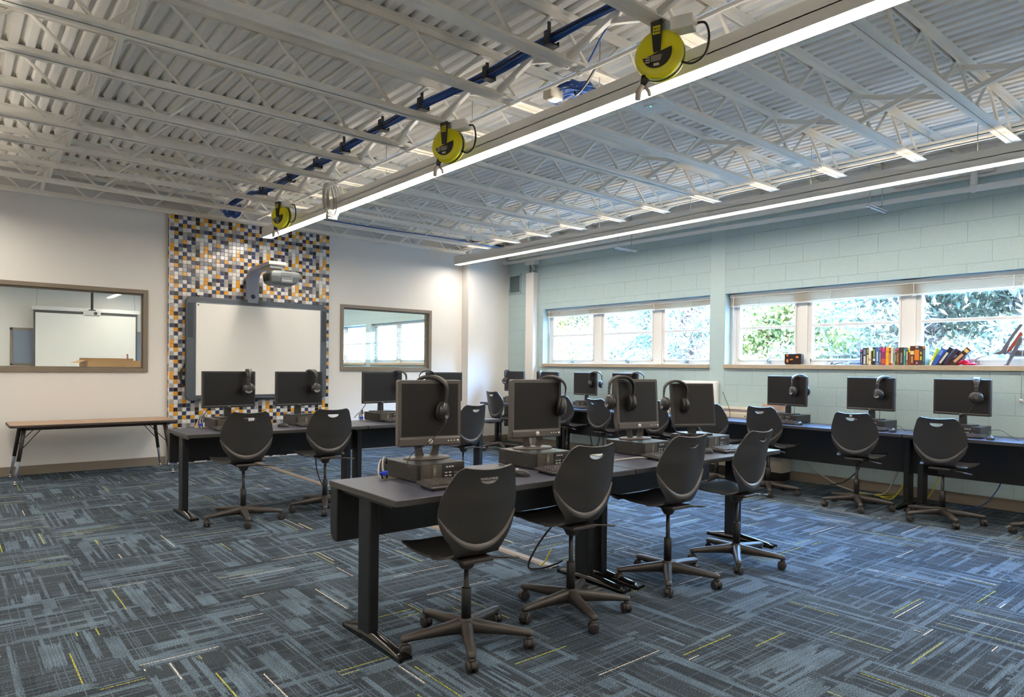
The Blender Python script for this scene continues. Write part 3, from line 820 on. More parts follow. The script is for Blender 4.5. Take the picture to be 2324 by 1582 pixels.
def make_base():
    b = MB(); b.lathe([(.0, .055), (.036, .056), (.044, .075), (.043, .118), (.034, .132), (.0, .134)], 24)
    for k in range(5):
        a = 2 * pi * k / 5; M = Matrix.Rotation(a, 4, 'Z')
        vs = []
        for (x, hw, zt, zb) in ((.02, .030, .130, .068), (.07, .027, .124, .068), (.16, .0235, .113, .070), (.25, .021, .103, .070), (.305, .020, .096, .070), (.325, .015, .090, .071)):
            for (yy, zz) in ((-hw, zb), (-hw, zt - .014), (-hw * .62, zt - .002), (0, zt), (hw * .62, zt - .002), (hw, zt - .014), (hw, zb)):
                vs.append(M @ Vector((x, yy, zz)))
        fs = []
        for i in range(5):
            for j in range(7):
                fs.append((i * 7 + j, i * 7 + (j + 1) % 7, (i + 1) * 7 + (j + 1) % 7, (i + 1) * 7 + j))
        fs.append(tuple(range(35, 42)))
        b._add(vs, fs, True)
    return b
def caster_parts(t, a, swivel):
    M = Matrix.Translation((.308 * cos(a), .308 * sin(a), 0)) @ Matrix.Rotation(swivel, 4, 'Z')
    h = MB(); h.cyl(M @ Vector((0, 0, .062)), M @ Vector((0, 0, .074)), .009, n=10)
    # hood over the twin wheels
    pts = [(-.030 + 0, .018)] + [(-.004 + .030 * cos(radians(q)), .030 + .030 * sin(radians(q))) for q in range(160, -11, -17)] + [(.02, .03)]
    h.prism(pts, -.009, .009, 'y', M); h.cyl(M @ Vector((0, 0, .05)), M @ Vector((0, 0, .066)), .017, .015, 12)
    o = h.obj('caster', CHAIRBASE, t)
    w = MB()
    for s in (-1, 1):
        A = M @ Matrix.Translation((-.004, s * .016, .0275)) @ Matrix.Rotation(radians(90), 4, 'X')
        w.lathe([(.004, -.0085 if s > 0 else -.0085), (.022, -.0095), (.0272, -.006), (.0272, .006), (.022, .0095), (.004, .0085)], 20, A)
    w.obj('wheel', RUBBER, o)
proto = make_chair()
_base_mesh = make_base().mesh('star_base', CHAIRBASE)
_ccache = {}
def chair(x, y, rz, base_deg, zs, label, tag_sticker=False):
    """rz turns the seat (0 = facing the far wall), base_deg is the direction of one star arm"""
    r = proto.copy(); COL.objects.link(r); r.location = (x, y, 0); r.rotation_euler = (0, 0, 0); r['label'] = label
    for ch in proto_kids:
        c = ch.copy(); COL.objects.link(c); c.parent = r
        off = .085 if ch.name.split('.')[0] in ('seat_shell', 'back_rim') else 0
        c.location = (-off * sin(rz), off * cos(rz), zs); c.rotation_euler = (0, 0, rz)
    g = MB(); g.cyl((0, 0, .12), (0, 0, zs - .07), .013, n=14); lift = g.obj('gas_lift', BLACKMETAL, r)
    g = MB(); g.lathe([(.024, .125), (.024, .275), (.021, .278), (.014, .279)], 20); g.obj('lift_sleeve', mat('matte black sleeve', '#1d1c1b', .5) if not bpy.data.materials.get('matte black sleeve') else bpy.data.materials['matte black sleeve'], lift)
    b = bpy.data.objects.new('star_base', _base_mesh); COL.objects.link(b); b.parent = r; b.rotation_euler = (0, 0, radians(base_deg))
    rr = random.Random(int(x * 100 + y * 1000))
    for k in range(5):
        caster_parts(r, radians(base_deg) + 2 * pi * k / 5, rr.random() * 2 * pi)
    if tag_sticker:
        s = MB().box(-.012, .012, -.302, -.299, .392, .408).obj('paper_sticker', mat('white paper sticker', '#e8e8e4', .5) if not bpy.data.materials.get('white paper sticker') else bpy.data.materials['white paper sticker'], r)
        s.location = (-.085 * sin(rz), .085 * cos(rz), zs); s.rotation_euler = (0, 0, rz)
    return r
proto_kids = kids(proto)
R = radians
CH = [
 (1.935, 2.645, R(-4), -121, .455, 'nearest black chair, at the left end of the front desk row', 0),
 (2.644, 2.647, R(-2), -112, .510, 'second black chair from the left along the front desk row', 0),
 (3.510, 2.655, R(-4), -69.5, .510, 'third black chair from the left along the front desk row', 0),
 (4.244, 2.627, R(1), -73, .505, 'black chair with its seat lit blue at the right end of the front desk row', 0),
 (1.965, 5.92, R(-3), -101, .515, 'black chair nearest the laminate bench, at the second desk row', 0),
 (2.722, 5.96, R(-3), -114, .515, 'second black chair from the left at the second desk row', 0),
 (4.28, 5.93, R(8), -100, .510, 'black chair turned toward the left behind the nearest square monitor', 0),
 (6.91, 8.57, R(-92), 100, .52, 'farthest black chair, before the white corner', 0),
 (6.91, 7.03, R(-88), 130, .52, 'black chair with two small stickers under the left window', 1),
 (6.91, 6.33, R(-90), 150, .50, 'black chair below the monitor with headphones against the blue wall', 0),
 (6.91, 5.38, R(-90), 170, .52, 'black chair half hidden behind the third square monitor', 0),
 (6.91, 4.55, R(-92), 120, .52, 'black chair hidden behind the slim monitor of the front row', 0),
 (6.91, 3.90, R(-92), -148, .52, 'black chair pulled to the wall desk beside the front row end', 0),
 (6.90, 2.96, R(-83), -150, .51, 'black chair with a paper sticker at the wall desk under the books', 1),
 (6.87, 2.20, R(-89), -143, .51, 'nearest black chair of the wall desk row', 0),
 (7.02, 1.42, R(-80), 127, .51, 'black chair cut off by the right edge of the picture', 0),
]
for c in CH: chair(c[0], c[1], c[2], c[3], c[4], c[5], c[6])
for ch in proto_kids: bpy.data.objects.remove(ch)
bpy.data.objects.remove(proto)

# ------------------------------------------------------------------ desks
DT = .737
def desk(L, D, label, loc, rz=0.0, low=.43, left=True, right=True, group='dark computer desks', flap=True):
    """local x along the length, y = 0 the user's edge, y = D the back"""
    t = thing('computer_desk', label, 'desk', loc, rz, group)
    MB().box(.001, L - .001, 0, D, DT - .030, DT).obj('desktop', [DESKTOP], t, bevel=.003)
    m = MB(); m.box(.004, L - .004, -.0012, .004, DT - .029, DT - .003); m.box(-.0005, .004, .004, D - .004, DT - .029, DT - .003); m.box(L - .004, L + .0005, .004, D - .004, DT - .029, DT - .003); m.obj('edge_band', DESKEDGE, t)
    def leg(x):
        m = MB(); m.rbox(x - .027, x + .027, .30, .42, .03, DT - .05, .008); m.box(x - .03, x + .03, .08, D - .08, DT - .052, DT - .031)
        return m.obj('leg', BLACKMETAL, t)
    def foot(x, o):
        m = MB(); ys = [0.0, .05, .15, .28, .38, .48, .54, .57]; vs = []
        for yy in ys:
            h = interp(yy, [(0, .022), (.05, .030), (.22, .048), (.35, .056), (.45, .042), (.54, .026), (.57, .02)])
            for (a, b) in ((-.034, .0), (-.034, .020), (-.022, h * .75 + .006), (-.008, h), (.008, h), (.022, h * .75 + .006), (.034, .020), (.034, .0)):
                vs.append((x + a, yy, b))
        fs = []
        for i in range(len(ys) - 1):
            for j in range(8): fs.append((i * 8 + j, i * 8 + (j + 1) % 8, (i + 1) * 8 + (j + 1) % 8, (i + 1) * 8 + j))
        fs += [tuple(range(8)), tuple(range((len(ys) - 1) * 8, len(ys) * 8))]
        m._add(vs, fs, True); m.obj('foot', GLOSSBLACK, o)
    for x, on in ((.058, left), (L - .058, right)):
        if on: foot(x, leg(x))
    pts = [(D - .085, DT - .031), (D - .005, DT - .031), (D - .005, low + .07), (D - .012, low + .03), (D - .035, low + .004), (D - .05, low), (D - .085, low)]
    m = MB(); m.prism(pts, .003, L - .003, 'x'); m.obj('modesty_trough', BLACKMETAL, t, bevel=.004)
    if flap:
        for x in (.24, L - .55):
            m = MB(); m.box(x, x + .19, D - .17, D - .055, DT, DT + .002); f = m.obj('cable_flap', GREYPL, t); MB().box(x + .012, x + .178, D - .158, D - .066, DT + .002, DT + .0035).obj('flap_lid', mat('dull steel flap', '#8c8272', .4, metal=.5) if not bpy.data.materials.get('dull steel flap') else bpy.data.materials['dull steel flap'], f)
    return t
desk(1.635, .685, 'dark desk at the left half of the front row', (1.548, 2.652, 0))
desk(1.675, .700, 'dark desk at the right half of the front row', (3.192, 2.652, 0))
desk(1.675, .70, 'dark desk at the left half of the second row', (1.578, 6.14, 0))
desk(1.700, .70, 'dark desk at the right half of the second row', (3.262, 6.14, 0))
for k, (y1, lab) in enumerate(((9.335, 'dark wall desk in the far corner by the white chase'), (7.645, 'dark wall desk under the left window'), (5.965, 'dark wall desk before the beige heater'), (4.295, 'dark wall desk under the left part of the book window'), (2.615, 'nearest dark wall desk at the right edge of the picture'))):
    desk(1.668, .62, lab, (7.075, y1, 0), R(-90), low=.30, left=True, right=True, flap=False)

# ------------------------------------------------------------------ computers
def pc_case(label, loc, rz=0.0):
    """front faces local -y; footprint .30 x .345"""
    t = thing('desktop_computer', label, 'computer', loc, rz, 'flat black desktop computers')
    w, d, h = .30, .335, .093
    MB().box(0, w, .018, d, .004, h).obj('case_body', CASEPL, t, bevel=.003)
    m = MB(); m.box(0, w, 0, .019, .004, h); f = m.obj('front_panel', CASEPL, t, bevel=.003)
    MB().box(.022, .150, -.003, .002, .008, h - .005).obj('vent_mesh', CASEFRONT, f)
    MB().box(.092, .118, -.0055, -.002, .02, h - .008).obj('badge_strip', mat('bronze grey strip', '#6e675c', .35, metal=.4) if not bpy.data.materials.get('bronze grey strip') else bpy.data.materials['bronze grey strip'], f)
    text_obj('badge_lettering', 'DELL', .016, Matrix.Translation((.105, -.0062, .052)) @ Matrix.Rotation(R(90), 4, 'X') @ Matrix.Rotation(R(-90), 4, 'Z'), SILVER, f)
    MB().box(.162, .290, -.0025, .002, .060, .084).obj('disc_drive', MONPL, f, bevel=.001)
    for i in range(2):
        for j in range(2): MB().box(.172 + i * .025, .188 + i * .025, -.003, .001, .022 + j * .016, .0285 + j * .016).obj('port', SILVER, f)
    for i in range(3): MB().box(.178 + i * .018, .190 + i * .018, -.004, -.001, .068, .076).obj('drive_button', SILVER, f)
    for i in range(2):
        for j in range(2): MB().cyl((.236 + i * .014, -.003, .025 + j * .014), (.236 + i * .014, .001, .025 + j * .014), .0028, n=8).obj('audio_jack', SILVER, f)
    m = MB()
    for (y, z) in ((.06, .078), (.06, .018), (.28, .078), (.28, .018)): m.box(-.001, .001, y, y + .035, z, z + .003)
    m.obj('side_slots', GREYPL, t)
    m = MB()
    for i in range(4): m.box(.03 + (i % 2) * .22, .05 + (i % 2) * .22, .04 + (i // 2) * .24, .06 + (i // 2) * .24, 0, .005)
    m.obj('rubber_feet', RUBBER, t)
    return t
def square_monitor(label, loc, rz, tilt=0.0):
    t = thing('monitor', label, 'monitor', loc, rz, 'square black monitors of the front row')
    w, h = .372, .362; zb = .072; T = Matrix.Translation((0, 0, zb)) @ Matrix.Rotation(-tilt, 4, 'X')
    m = MB(); m.rbox(-w / 2, w / 2, -.012, .030, 0, h, .012, 'y', M=T); m.rbox(-w / 2 + .04, w / 2 - .04, .028, .055, .04, h - .06, .02, 'y', M=T); o = m.obj('bezel', GREYPL, t, bevel=.004)
    MB().box(-w / 2 + .020, w / 2 - .020, -.0135, -.008, .055, h - .020, T).obj('screen', SCREEN, t)
    m = MB(); m.prism([(-.012, .0), (-.021, .008), (-.021, .040), (-.012, .050)], -w / 2 + .008, w / 2 - .008, 'x', T); m.obj('lower_bar', GREYPL, o)
    m = MB(); m.lathe([(.0135, 0), (.0135, .003), (.0, .0035)], 20, T @ Matrix.Translation((0, -.0205, .026)) @ Matrix.Rotation(R(90), 4, 'X')); e = m.obj('round_emblem', SILVER, t)
    text_obj('emblem_lettering', 'DELL', .0075, T @ Matrix.Translation((0, -.0245, .026)) @ Matrix.Rotation(R(90), 4, 'X'), GREYPL, e, .0003)
    for i in range(4):
        m = MB(); m.lathe([(.0042 if i < 3 else .006, 0), (.0042 if i < 3 else .006, .003), (.0, .0035)], 12, T @ Matrix.Translation((.105 + i * .018 + (.004 if i == 3 else 0), -.0205, .026)) @ Matrix.Rotation(R(90), 4, 'X')); m.obj('button', SILVER, t)
    m = MB()
    for s in (-1, 1):
        v = []
        for (x, y, z, a) in ((s * .062, .030, .115, .022), (s * .050, .032, .05, .021), (s * .040, .035, .008, .026)):
            v += [(x - a, y - .008, z), (x + a, y - .008, z), (x + a, y + .010, z), (x - a, y + .010, z)]
        f = [(0, 1, 2, 3), (8, 9, 10, 11)]
        for i in range(2):
            for k in range(4): f.append((i * 4 + k, i * 4 + (k + 1) % 4, i * 4 + 4 + (k + 1) % 4, i * 4 + 4 + k))
        m._add(v, f)
    m.box(-.06, .06, .03, .045, .07, .12); m.obj('split_neck', GREYPL, t, bevel=.004)
    m = MB(); A = Matrix.Diagonal((1.0, .62, 1, 1)); A.translation = (0, .03, 0); m.lathe([(.0, 0), (.135, 0), (.138, .004), (.128, .010), (.05, .016), (.0, .017)], 40, A); m.obj('oval_base', GREYPL, t)
    return t
def slim_monitor(label, loc, rz, tilt=0.0, w=.505, h=.345, zb=.095, word='DELL', base=(.24, .19), group='wide black monitors'):
    t = thing('monitor', label, 'monitor', loc, rz, group)
    T = Matrix.Translation((0, 0, zb)) @ Matrix.Rotation(-tilt, 4, 'X')
    m = MB(); m.rbox(-w / 2, w / 2, -.012, .022, 0, h, .006, 'y', M=T); m.rbox(-w * .36, w * .36, .020, .045, .06, h - .05, .02, 'y', M=T); o = m.obj('bezel', MONPL, t, bevel=.003)
    MB().box(-w / 2 + .016, w / 2 - .016, -.0135, -.009, .024, h - .016, T).obj('screen', SCREEN, t)
    MB().box(-w / 2 + .012, w / 2 - .012, -.0145, -.010, .0175, .0215, T).obj('lower_lip', mat('satin bezel lip', '#8a857c', .35) if not bpy.data.materials.get('satin bezel lip') else bpy.data.materials['satin bezel lip'], o)
    if word: text_obj('bezel_lettering', word, .012, T @ Matrix.Translation((0, -.0128, .009)) @ Matrix.Rotation(R(90), 4, 'X'), SILVER, t, .0004)
    m = MB(); m.prism([(-.034, .010), (.034, .010), (.028, zb + .09), (-.028, zb + .09)], .022, .048, 'y'); m.obj('neck', MONPL, t, bevel=.004)
    m = MB(); m.rbox(-base[0] / 2, base[0] / 2, -base[1] * .52, base[1] * .48, 0, .012, .012); m.obj('base_plate', MONPL, t, bevel=.004)
    return t
def keyboard(label, loc, rz=0.0):
    t = thing('keyboard', label, 'keyboard', loc, rz, 'black keyboards')
    w, d = .44, .165
    T = Matrix.Rotation(R(4), 4, 'X')
    m = MB(); m.box(-w / 2, w / 2, 0, d, .004, .017, T); m.obj('keyboard_body', MONPL, t, bevel=.004)
    m = MB(); k = .0188
    def key(x, y, ww): 
        a, b = x + .0014, x + ww * k - .0014
        v = [(a, y + .001, .017), (b, y + .001, .017), (b, y + k - .002, .017), (a, y + k - .002, .017), (a + .002, y + .003, .0255), (b - .002, y + .003, .0255), (b - .002, y + k - .004, .0255), (a + .002, y + k - .004, .0255)]
        m._add([T @ Vector(q) for q in v], [(4, 5, 6, 7), (0, 1, 5, 4), (1, 2, 6, 5), (2, 3, 7, 6), (3, 0, 4, 7)])
    x0 = -w / 2 + .012
    for r, offs in enumerate((0, 0, .25, .1, 0, 0)):
        y = .022 + r * .0205 + (.005 if r == 5 else 0)
        if r == 0:
            for a, ww in ((0, 1.25), (1.25, 1.25), (2.5, 1.25), (3.75, 6.2), (9.95, 1.25), (11.2, 1.25), (12.45, 1.25), (13.7, 1.3)): key(x0 + a * k, y, ww)
        else:
            for i in range(15): key(x0 + i * k, y, 1)
        for i in range(3):
            if not (r == 2 and False): key(x0 + (15.4 + i) * k, y, 1)
        for i in range(4): key(x0 + (18.7 + i) * k, y, 1)
    m.obj('keys', KEYPL, t)
    m = MB(); m.box(-.2, -.17, d - .03, d - .015, 0, .012); m.box(.17, .2, d - .03, d - .015, 0, .012); m.box(-.2, .2, .004, .012, 0, .005); m.obj('feet', RUBBER, t)
    return t
def mouse(label, loc, rz=0.0, cord=None):
    t = thing('mouse', label, 'mouse', loc, rz, 'computer mice')
    m = MB()
    def F(u, v):
        a = 2 * pi * u; e = v * pi / 2; r = cos(e); x = .031 * cos(a) * r ** .6; y = .056 * sin(a) * r ** .6
        return (x, y, .002 + (.034 - .06 * max(0, y) ** 1 * .25) * sin(e) ** .8)
    m.grid(F, 24, 8); m.obj('mouse_shell', MONPL, t)
    m = MB(); m.sweep([(0, .02, .036), (0, .034, .033)], .006, 8); m.obj('scroll_wheel', SILVER, t)
    if cord: MB().sweep(catmull(cord, 6), .0022, 6).obj('mouse_cord', CABLEBLK, t)
    return t
def headphones(label, loc, rz, lean=0.0, cord=None, badge=True, spread=.076, drop=.16):
    """hung by the band: origin is the inside of the band's top; band lies in the local xz plane"""
    t = thing('headphones', label, 'headphones', loc, rz, 'black headphones hung on the monitors'); t.scale = (1.1, 1.1, 1.1)
    T = Matrix.Rotation(lean, 4, 'Y')
    pts = []
    for i in range(25):
        a = pi * (i / 24); pts.append(T @ Vector((-(spread + .008) * cos(a) * (1 if True else 1), 0, -drop * .42 + (drop * .42 + .004) * sin(a) ** .8)))
    m = MB(); m.sweep(pts, [.008 + .007 * sin(pi * i / 24) for i in range(25)], 10, flat=.42, up=(0, 1, 0))
    # the band is wide across, thin through
    m = MB(); vs = []; n = len(pts)
    for i, p in enumerate(pts):
        d = (pts[min(n - 1, i + 1)] - pts[max(0, i - 1)]).normalized(); o = Vector((0, 1, 0)).cross(d).normalized()
        if o.z < 0 and 4 < i < n - 5: o = -o
        if i <= 4: o = o if (o.x < 0) else -o
        if i >= n - 5: o = o if (o.x > 0) else -o
        hw = .014 + .015 * sin(pi * i / (n - 1)); th = .006 + .006 * sin(pi * i / (n - 1))
        for (a, b) in ((-1, 0), (-.8, 1), (.8, 1), (1, 0), (.8, -.4), (-.8, -.4)): vs.append(p + Vector((0, a * hw, 0)) + o * b * th)
    fs = []
    for i in range(n - 1):
        for k in range(6): fs.append((i * 6 + k, i * 6 + (k + 1) % 6, (i + 1) * 6 + (k + 1) % 6, (i + 1) * 6 + k))
    fs += [tuple(range(6)), tuple(range((n - 1) * 6, n * 6))]
    m._add(vs, fs, True); m.obj('headband', HPBAND, t)
    for s in (-1, 1):
        m = MB(); xa = s * (spread + .010)
        for (z0, z1, a) in ((-drop * .38, -drop * .50, .016), (-drop * .50, -drop * .62, .013), (-drop * .62, -drop * 1.02, .012)):
            m.box(xa - .004, xa + .004, -a, a, z1, z0, T)
        o = m.obj('yoke', HPBAND, t, bevel=.003)
        A = T @ Matrix.Translation((s * (spread + .004), 0, -drop)) @ Matrix.Rotation(s * R(90), 4, 'Y')
        m = MB(); m.lathe([(.0, -.012), (.050, -.012), (.053, -.004), (.050, .009), (.034, .018), (.015, .023), (.0, .0235)], 28, A); cup = m.obj('ear_cup', HPCUP, t)
        m = MB(); m.lathe([(.024, -.030), (.040, -.031), (.047, -.024), (.047, -.013), (.03, -.011), (.022, -.013)], 28, A); m.obj('ear_cushion', HPPAD, cup)
        if badge:
            q = MB(); vs = []
            for i in range(13):
                an = R(-150 + 120 * i / 12) if s > 0 else R(-150 + 120 * i / 12)
                for rr in (.020, .036):
                    # local disc axes: keep the badge on the lower half
                    zz = rr * sin(an); yy = rr * cos(an); xx = s * (spread + .004 + (.0225 if rr < .03 else .0185))
                    vs.append(T @ Vector((xx, yy, -drop + zz)))
            q._add(vs, [(i * 2, i * 2 + 1, i * 2 + 3, i * 2 + 2) for i in range(12)], True); q.obj('pale_badge', HPBADGE, cup)
    if cord: MB().sweep(catmull(cord, 7), .0022, 6).obj('cord', CABLEBLK, t)
    return t
HPBAND = mat('padded black band', '#322f2b', .42); HPCUP = mat('black ear cup', '#2b2928', .32); HPPAD = mat('black ear cushion', '#262422', .5); HPBADGE = mat('pale grey badge', '#a5a3a1', .35)

CT = DT + .093          # top of a flat computer lying on a desk
names = ['nearest', 'second', 'third', 'fourth']
# front row -------------------------------------------------------------
pc_case('flat black computer under the nearest square monitor', (1.862, 2.985, DT))
pc_case('flat black computer under the second square monitor of the front row', (2.668, 2.985, DT))
pc_case('flat black computer under the third square monitor of the front row', (3.668, 2.995, DT))
pc_case('flat black computer under the slim monitor at the right of the front row', (4.420, 2.995, DT))
mx = [(2.055, 3.20, R(-10)), (2.863, 3.20, R(-9)), (3.868, 3.20, R(-9))]
square_monitor('nearest square black monitor, at the left of the front desk row', (2.055, 3.17, CT), R(-10))
square_monitor('square black monitor, second from the left in the front desk row', (2.850, 3.18, CT), R(-8))
square_monitor('square black monitor, third in the front desk row, headphones on its left corner', (3.850, 3.19, CT), R(-12), R(5))
slim_monitor('slim square monitor at the right of the front desk row, leaning back', (4.545, 3.20, CT), R(-26), R(9), .37, .345, .055, None, (.22, .2), 'slim monitor')
keyboard('nearest black keyboard before the nearest square monitor', (2.02, 2.735, DT), R(-5))
keyboard('black keyboard before the second square monitor', (2.82, 2.745, DT), R(-1))
keyboard('black keyboard before the third square monitor', (3.80, 2.765, DT), R(-6))
keyboard('black keyboard at the right end of the front desk row', (4.52, 2.74, DT), R(-6))
mouse('black mouse between the two nearest chairs', (2.46, 2.86, DT), R(20), [(0, .05, .015), (.02, .12, .005), (-.05, .22, .004), (-.12, .3, .004)])
mouse('grey black mouse left of the rightmost front keyboard', (4.22, 2.87, DT), R(15))
# headphones of the front row: band across the screen edge, or on a corner
def at(px, py, pz): return (px, py, pz)
headphones('headphones hung over the nearest square monitor, one cup before the screen', (2.075, 3.175, CT + .072 + .372), R(-52), R(6), [(.08, -.01, -.2), (.08, -.05, -.235), (.03, -.13, -.31), (-.03, -.20, -.36), (-.05, -.20, -.42), (.0, -.15, -.46)])
headphones('headphones hung over the second square monitor, cup at its right edge', (2.972, 3.165, CT + .072 + .372), R(-46), R(6), [(.08, -.01, -.2), (.09, .01, -.3), (.06, .02, -.42)])
headphones('headphones hung on the left corner of the third square monitor', (3.700, 3.215, CT + .072 + .372), R(-24), R(3), [(-.05, -.01, -.2), (-.06, -.02, -.3), (.0, -.02, -.42), (.02, -.03, -.44)])
headphones('headphones hung on the left corner of the slim leaning monitor', (4.405, 3.275, CT + .055 + .352), R(-30), R(3), [(-.05, -.01, -.19), (-.05, -.05, -.28), (.0, -.09, -.38), (.09, -.16, -.395), (.14, -.2, -.398)])
# second row ------------------------------------------------------------
for i, (x, lab) in enumerate(((1.905, 'left end of the second row'), (2.665, 'second place of the second row'), (3.58, 'third place of the second row'), (4.36, 'right end of the second row'))):
    pc_case('flat black computer at the ' + lab, (x, 6.51, DT))
slim_monitor('wide black monitor before the lower left of the whiteboard', (2.085, 6.70, CT), R(6))
slim_monitor('wide black monitor before the lower right of the whiteboard', (2.775, 6.70, CT), R(5))
slim_monitor('wide black monitor below the small interior window', (3.735, 6.72, CT), R(4))
slim_monitor('wide black monitor mostly hidden behind the nearest square monitor', (4.56, 6.72, CT), R(0))
keyboard('black keyboard at the left end of the second row', (2.10, 6.33, DT), R(3))
keyboard('black keyboard at the second place of the second row', (2.88, 6.36, DT), R(1))
keyboard('black keyboard at the third place of the second row', (3.83, 6.38, DT), R(2))
mouse('black mouse between the two left chairs of the second row', (2.52, 6.47, DT), R(40))
headphones('headphones over the monitor before the lower left of the whiteboard', (2.265, 6.70, CT + .447), R(-106), 0)
headphones('headphones over the monitor before the lower right of the whiteboard', (2.90, 6.70, CT + .447), R(-80), 0, [(.07, 0, -.2), (.06, .05, -.3), (.04, .09, -.42)])
headphones('headphones over the right edge of the monitor below the small window', (3.925, 6.70, CT + .447), R(-52), 0)
headphones('headphones over the left corner of the monitor behind the nearest square one', (4.335, 6.74, CT + .447), R(-32), 0)
# wall row --------------------------------------------------------------
WALLROW = [(8.955, 'farthest wall desk place'), (8.12, 'second farthest wall desk place'), (7.27, 'wall desk place left of the window mullion'), (6.48, 'wall desk place behind the third square monitor'), (4.03, 'wall desk place left of the books'), (3.10, 'wall desk place under the books'), (2.26, 'nearest wall desk place')]
for i, (y, lab) in enumerate(WALLROW):
    yaw = R(-90 - (6 if i > 3 else 0))
    if i == 6: yaw = R(-98)
    pc_case('flat black computer at the ' + lab, (7.36, y + .10, DT), R(-90))
    zz = .098 if i < 4 else .10
    slim_monitor('wide black monitor at the ' + lab, (7.52, y, CT), yaw, 0, .505 if i not in (2, 3) else .47, .345, zz - .003)
    if i in (2, 4, 5, 6): keyboard('black keyboard at the ' + lab, (7.20, y - .05, DT), R(-90 + (4 if i != 2 else 8)))
headphones('headphones on the farthest monitor before the white corner', (7.50, 9.13, CT + .447), R(30), 0)
headphones('headphones on the monitor before the white downpipe', (7.50, 8.29, CT + .445), R(50), 0)
headphones('headphones on the right corner of the monitor under the left window', (7.515, 7.05, CT + .447), R(-62), 0)
headphones('headphones on the right corner of the monitor behind the third square one', (7.515, 6.25, CT + .447), R(-62), 0)
headphones('headphones on the monitor left of the books', (7.515, 3.875, CT + .448), R(-30), 0, [(-.06, 0, -.2), (-.055, 0, -.32), (-.04, .02, -.42)])
headphones('headphones on the monitor under the books', (7.51, 2.955, CT + .448), R(-22), 0, [(-.06, 0, -.2), (-.055, 0, -.32), (-.04, .02, -.42)])
headphones('headphones on the nearest wall row monitor', (7.495, 2.13, CT + .448), R(14), 0, [(-.07, 0, -.2), (-.075, .05, -.28), (-.07, .12, -.36)], False)
mouse('black mouse at the wall desk left of the books', (7.22, 3.72, DT), R(-90), [(0, .05, .012), (.0, .12, .01), (.03, .2, .01)])
mouse('black mouse at the wall desk under the books', (7.22, 2.76, DT), R(-90), [(0, .05, .012), (-.06, .12, .04), (-.02, .2, .05), (.06, .16, .01)])
mouse('black mouse nearest the right edge of the picture', (7.20, 1.93, DT), R(-80), [(0, .05, .012), (-.02, .1, .07), (.06, .14, .08), (.16, .1, .02), (.2, .06, .005)])

# ------------------------------------------------------------------ interactive whiteboard and its projector
YF = 9.7965
t = thing('interactive_whiteboard', 'interactive whiteboard in a slate grey frame on the mosaic panel', 'whiteboard', (3.46, YF, .84))
W2, HB = .99, 1.40
m = MB(); m.rbox(-W2, W2, -.07, -.002, 0, HB, .075, 'y', 8); m.obj('frame', WBFRAME, t, bevel=.010, seg=3)
MB().box(-W2 + .125, W2 - .105, -.0735, -.060, .075, HB - .085).obj('writing_surface', WBSURF, t)
m = MB(); m.box(-W2 + .113, W2 - .093, -.078, -.066, HB - .085, HB - .073); m.box(-W2 + .113, W2 - .093, -.078, -.066, .063, .075); m.box(-W2 + .113, -W2 + .125, -.078, -.066, .063, HB - .073); m.box(W2 - .105, W2 - .093, -.078, -.066, .063, HB - .073); m.obj('inner_trim', mat('light slate trim', '#767d88', .35), t, bevel=.003)
for x in (-W2 + .018, W2 - .085):
    MB().box(x, x + .072, -.074, -.066, HB - .55, HB - .09).obj('speaker_grille', mat('dark speaker cloth', '#3c4247', .7) if not bpy.data.materials.get('dark speaker cloth') else bpy.data.materials['dark speaker cloth'], t, bevel=.003)
m = MB(); m.box(-W2 + .15, W2 - .13, -.10, -.066, .018, .045); m.obj('pen_tray', WBFRAME, t, bevel=.008)
m = MB(); m.lathe([(.010, 0), (.010, .002), (.0, .0022)], 14, Matrix.Translation((-W2 + .15, -.0735, HB - .112)) @ Matrix.Rotation(R(90), 4, 'X')); m.obj('corner_mark', RUBBER, t)
text_obj('frame_lettering', 'Promethean', .022, Matrix.Translation((-W2 + .20, -.0755, HB - .062)) @ Matrix.Rotation(R(90), 4, 'X'), mat('grey lettering', '#8d939a', .4), t)

t = thing('projector_boom', 'curved grey blue projector arm rising behind the whiteboard top', 'projector arm', (3.345, YF, 2.20))
pts = [(0, -.045, 0), (0, -.045, .16), (0, -.05, .27), (0, -.085, .375), (0, -.17, .435), (.005, -.30, .455), (.02, -.85, .475)]
sm = catmull(pts, 5); m = MB(); vs = []; n = len(sm)
for i, p in enumerate(sm):
    d = (sm[min(n - 1, i + 1)] - sm[max(0, i - 1)]).normalized(); nr = Vector((1, 0, 0)).cross(d).normalized(); w = .088 if i < n * .6 else .088 - .02 * (i / n - .6); th = .028
    for (a, b) in ((-1, -1), (-1.0, .4), (-.8, 1), (.8, 1), (1, .4), (1, -1)): vs.append(p + Vector((a * w, 0, 0)) + nr * b * th)
fs = []
for i in range(n - 1):
    for k in range(6): fs.append((i * 6 + k, i * 6 + (k + 1) % 6, (i + 1) * 6 + (k + 1) % 6, (i + 1) * 6 + k))
fs += [tuple(range(6)), tuple(range((n - 1) * 6, n * 6))]
m._add(vs, fs); m.obj('curved_column', ARMSIL, t, bevel=.006)
m = MB(); m.lathe([(.030, 0), (.030, .004), (.0, .005)], 24, Matrix.Translation((0, -.075, .09)) @ Matrix.Rotation(R(90), 4, 'X')); m.obj('round_cover', mat('dark blue grey cap', '#3c4052', .4), t)
m = MB(); m.box(-.085, .125, -.93, -.52, .437, .452); m.box(-.07, .11, -.90, -.56, .405, .437); m.obj('boom_plate', GALV, t, bevel=.004)
m = MB(); m.box(-.10, .13, -.945, -.93, .448, .49); e = m.obj('boom_end', SILVER, t, bevel=.004)
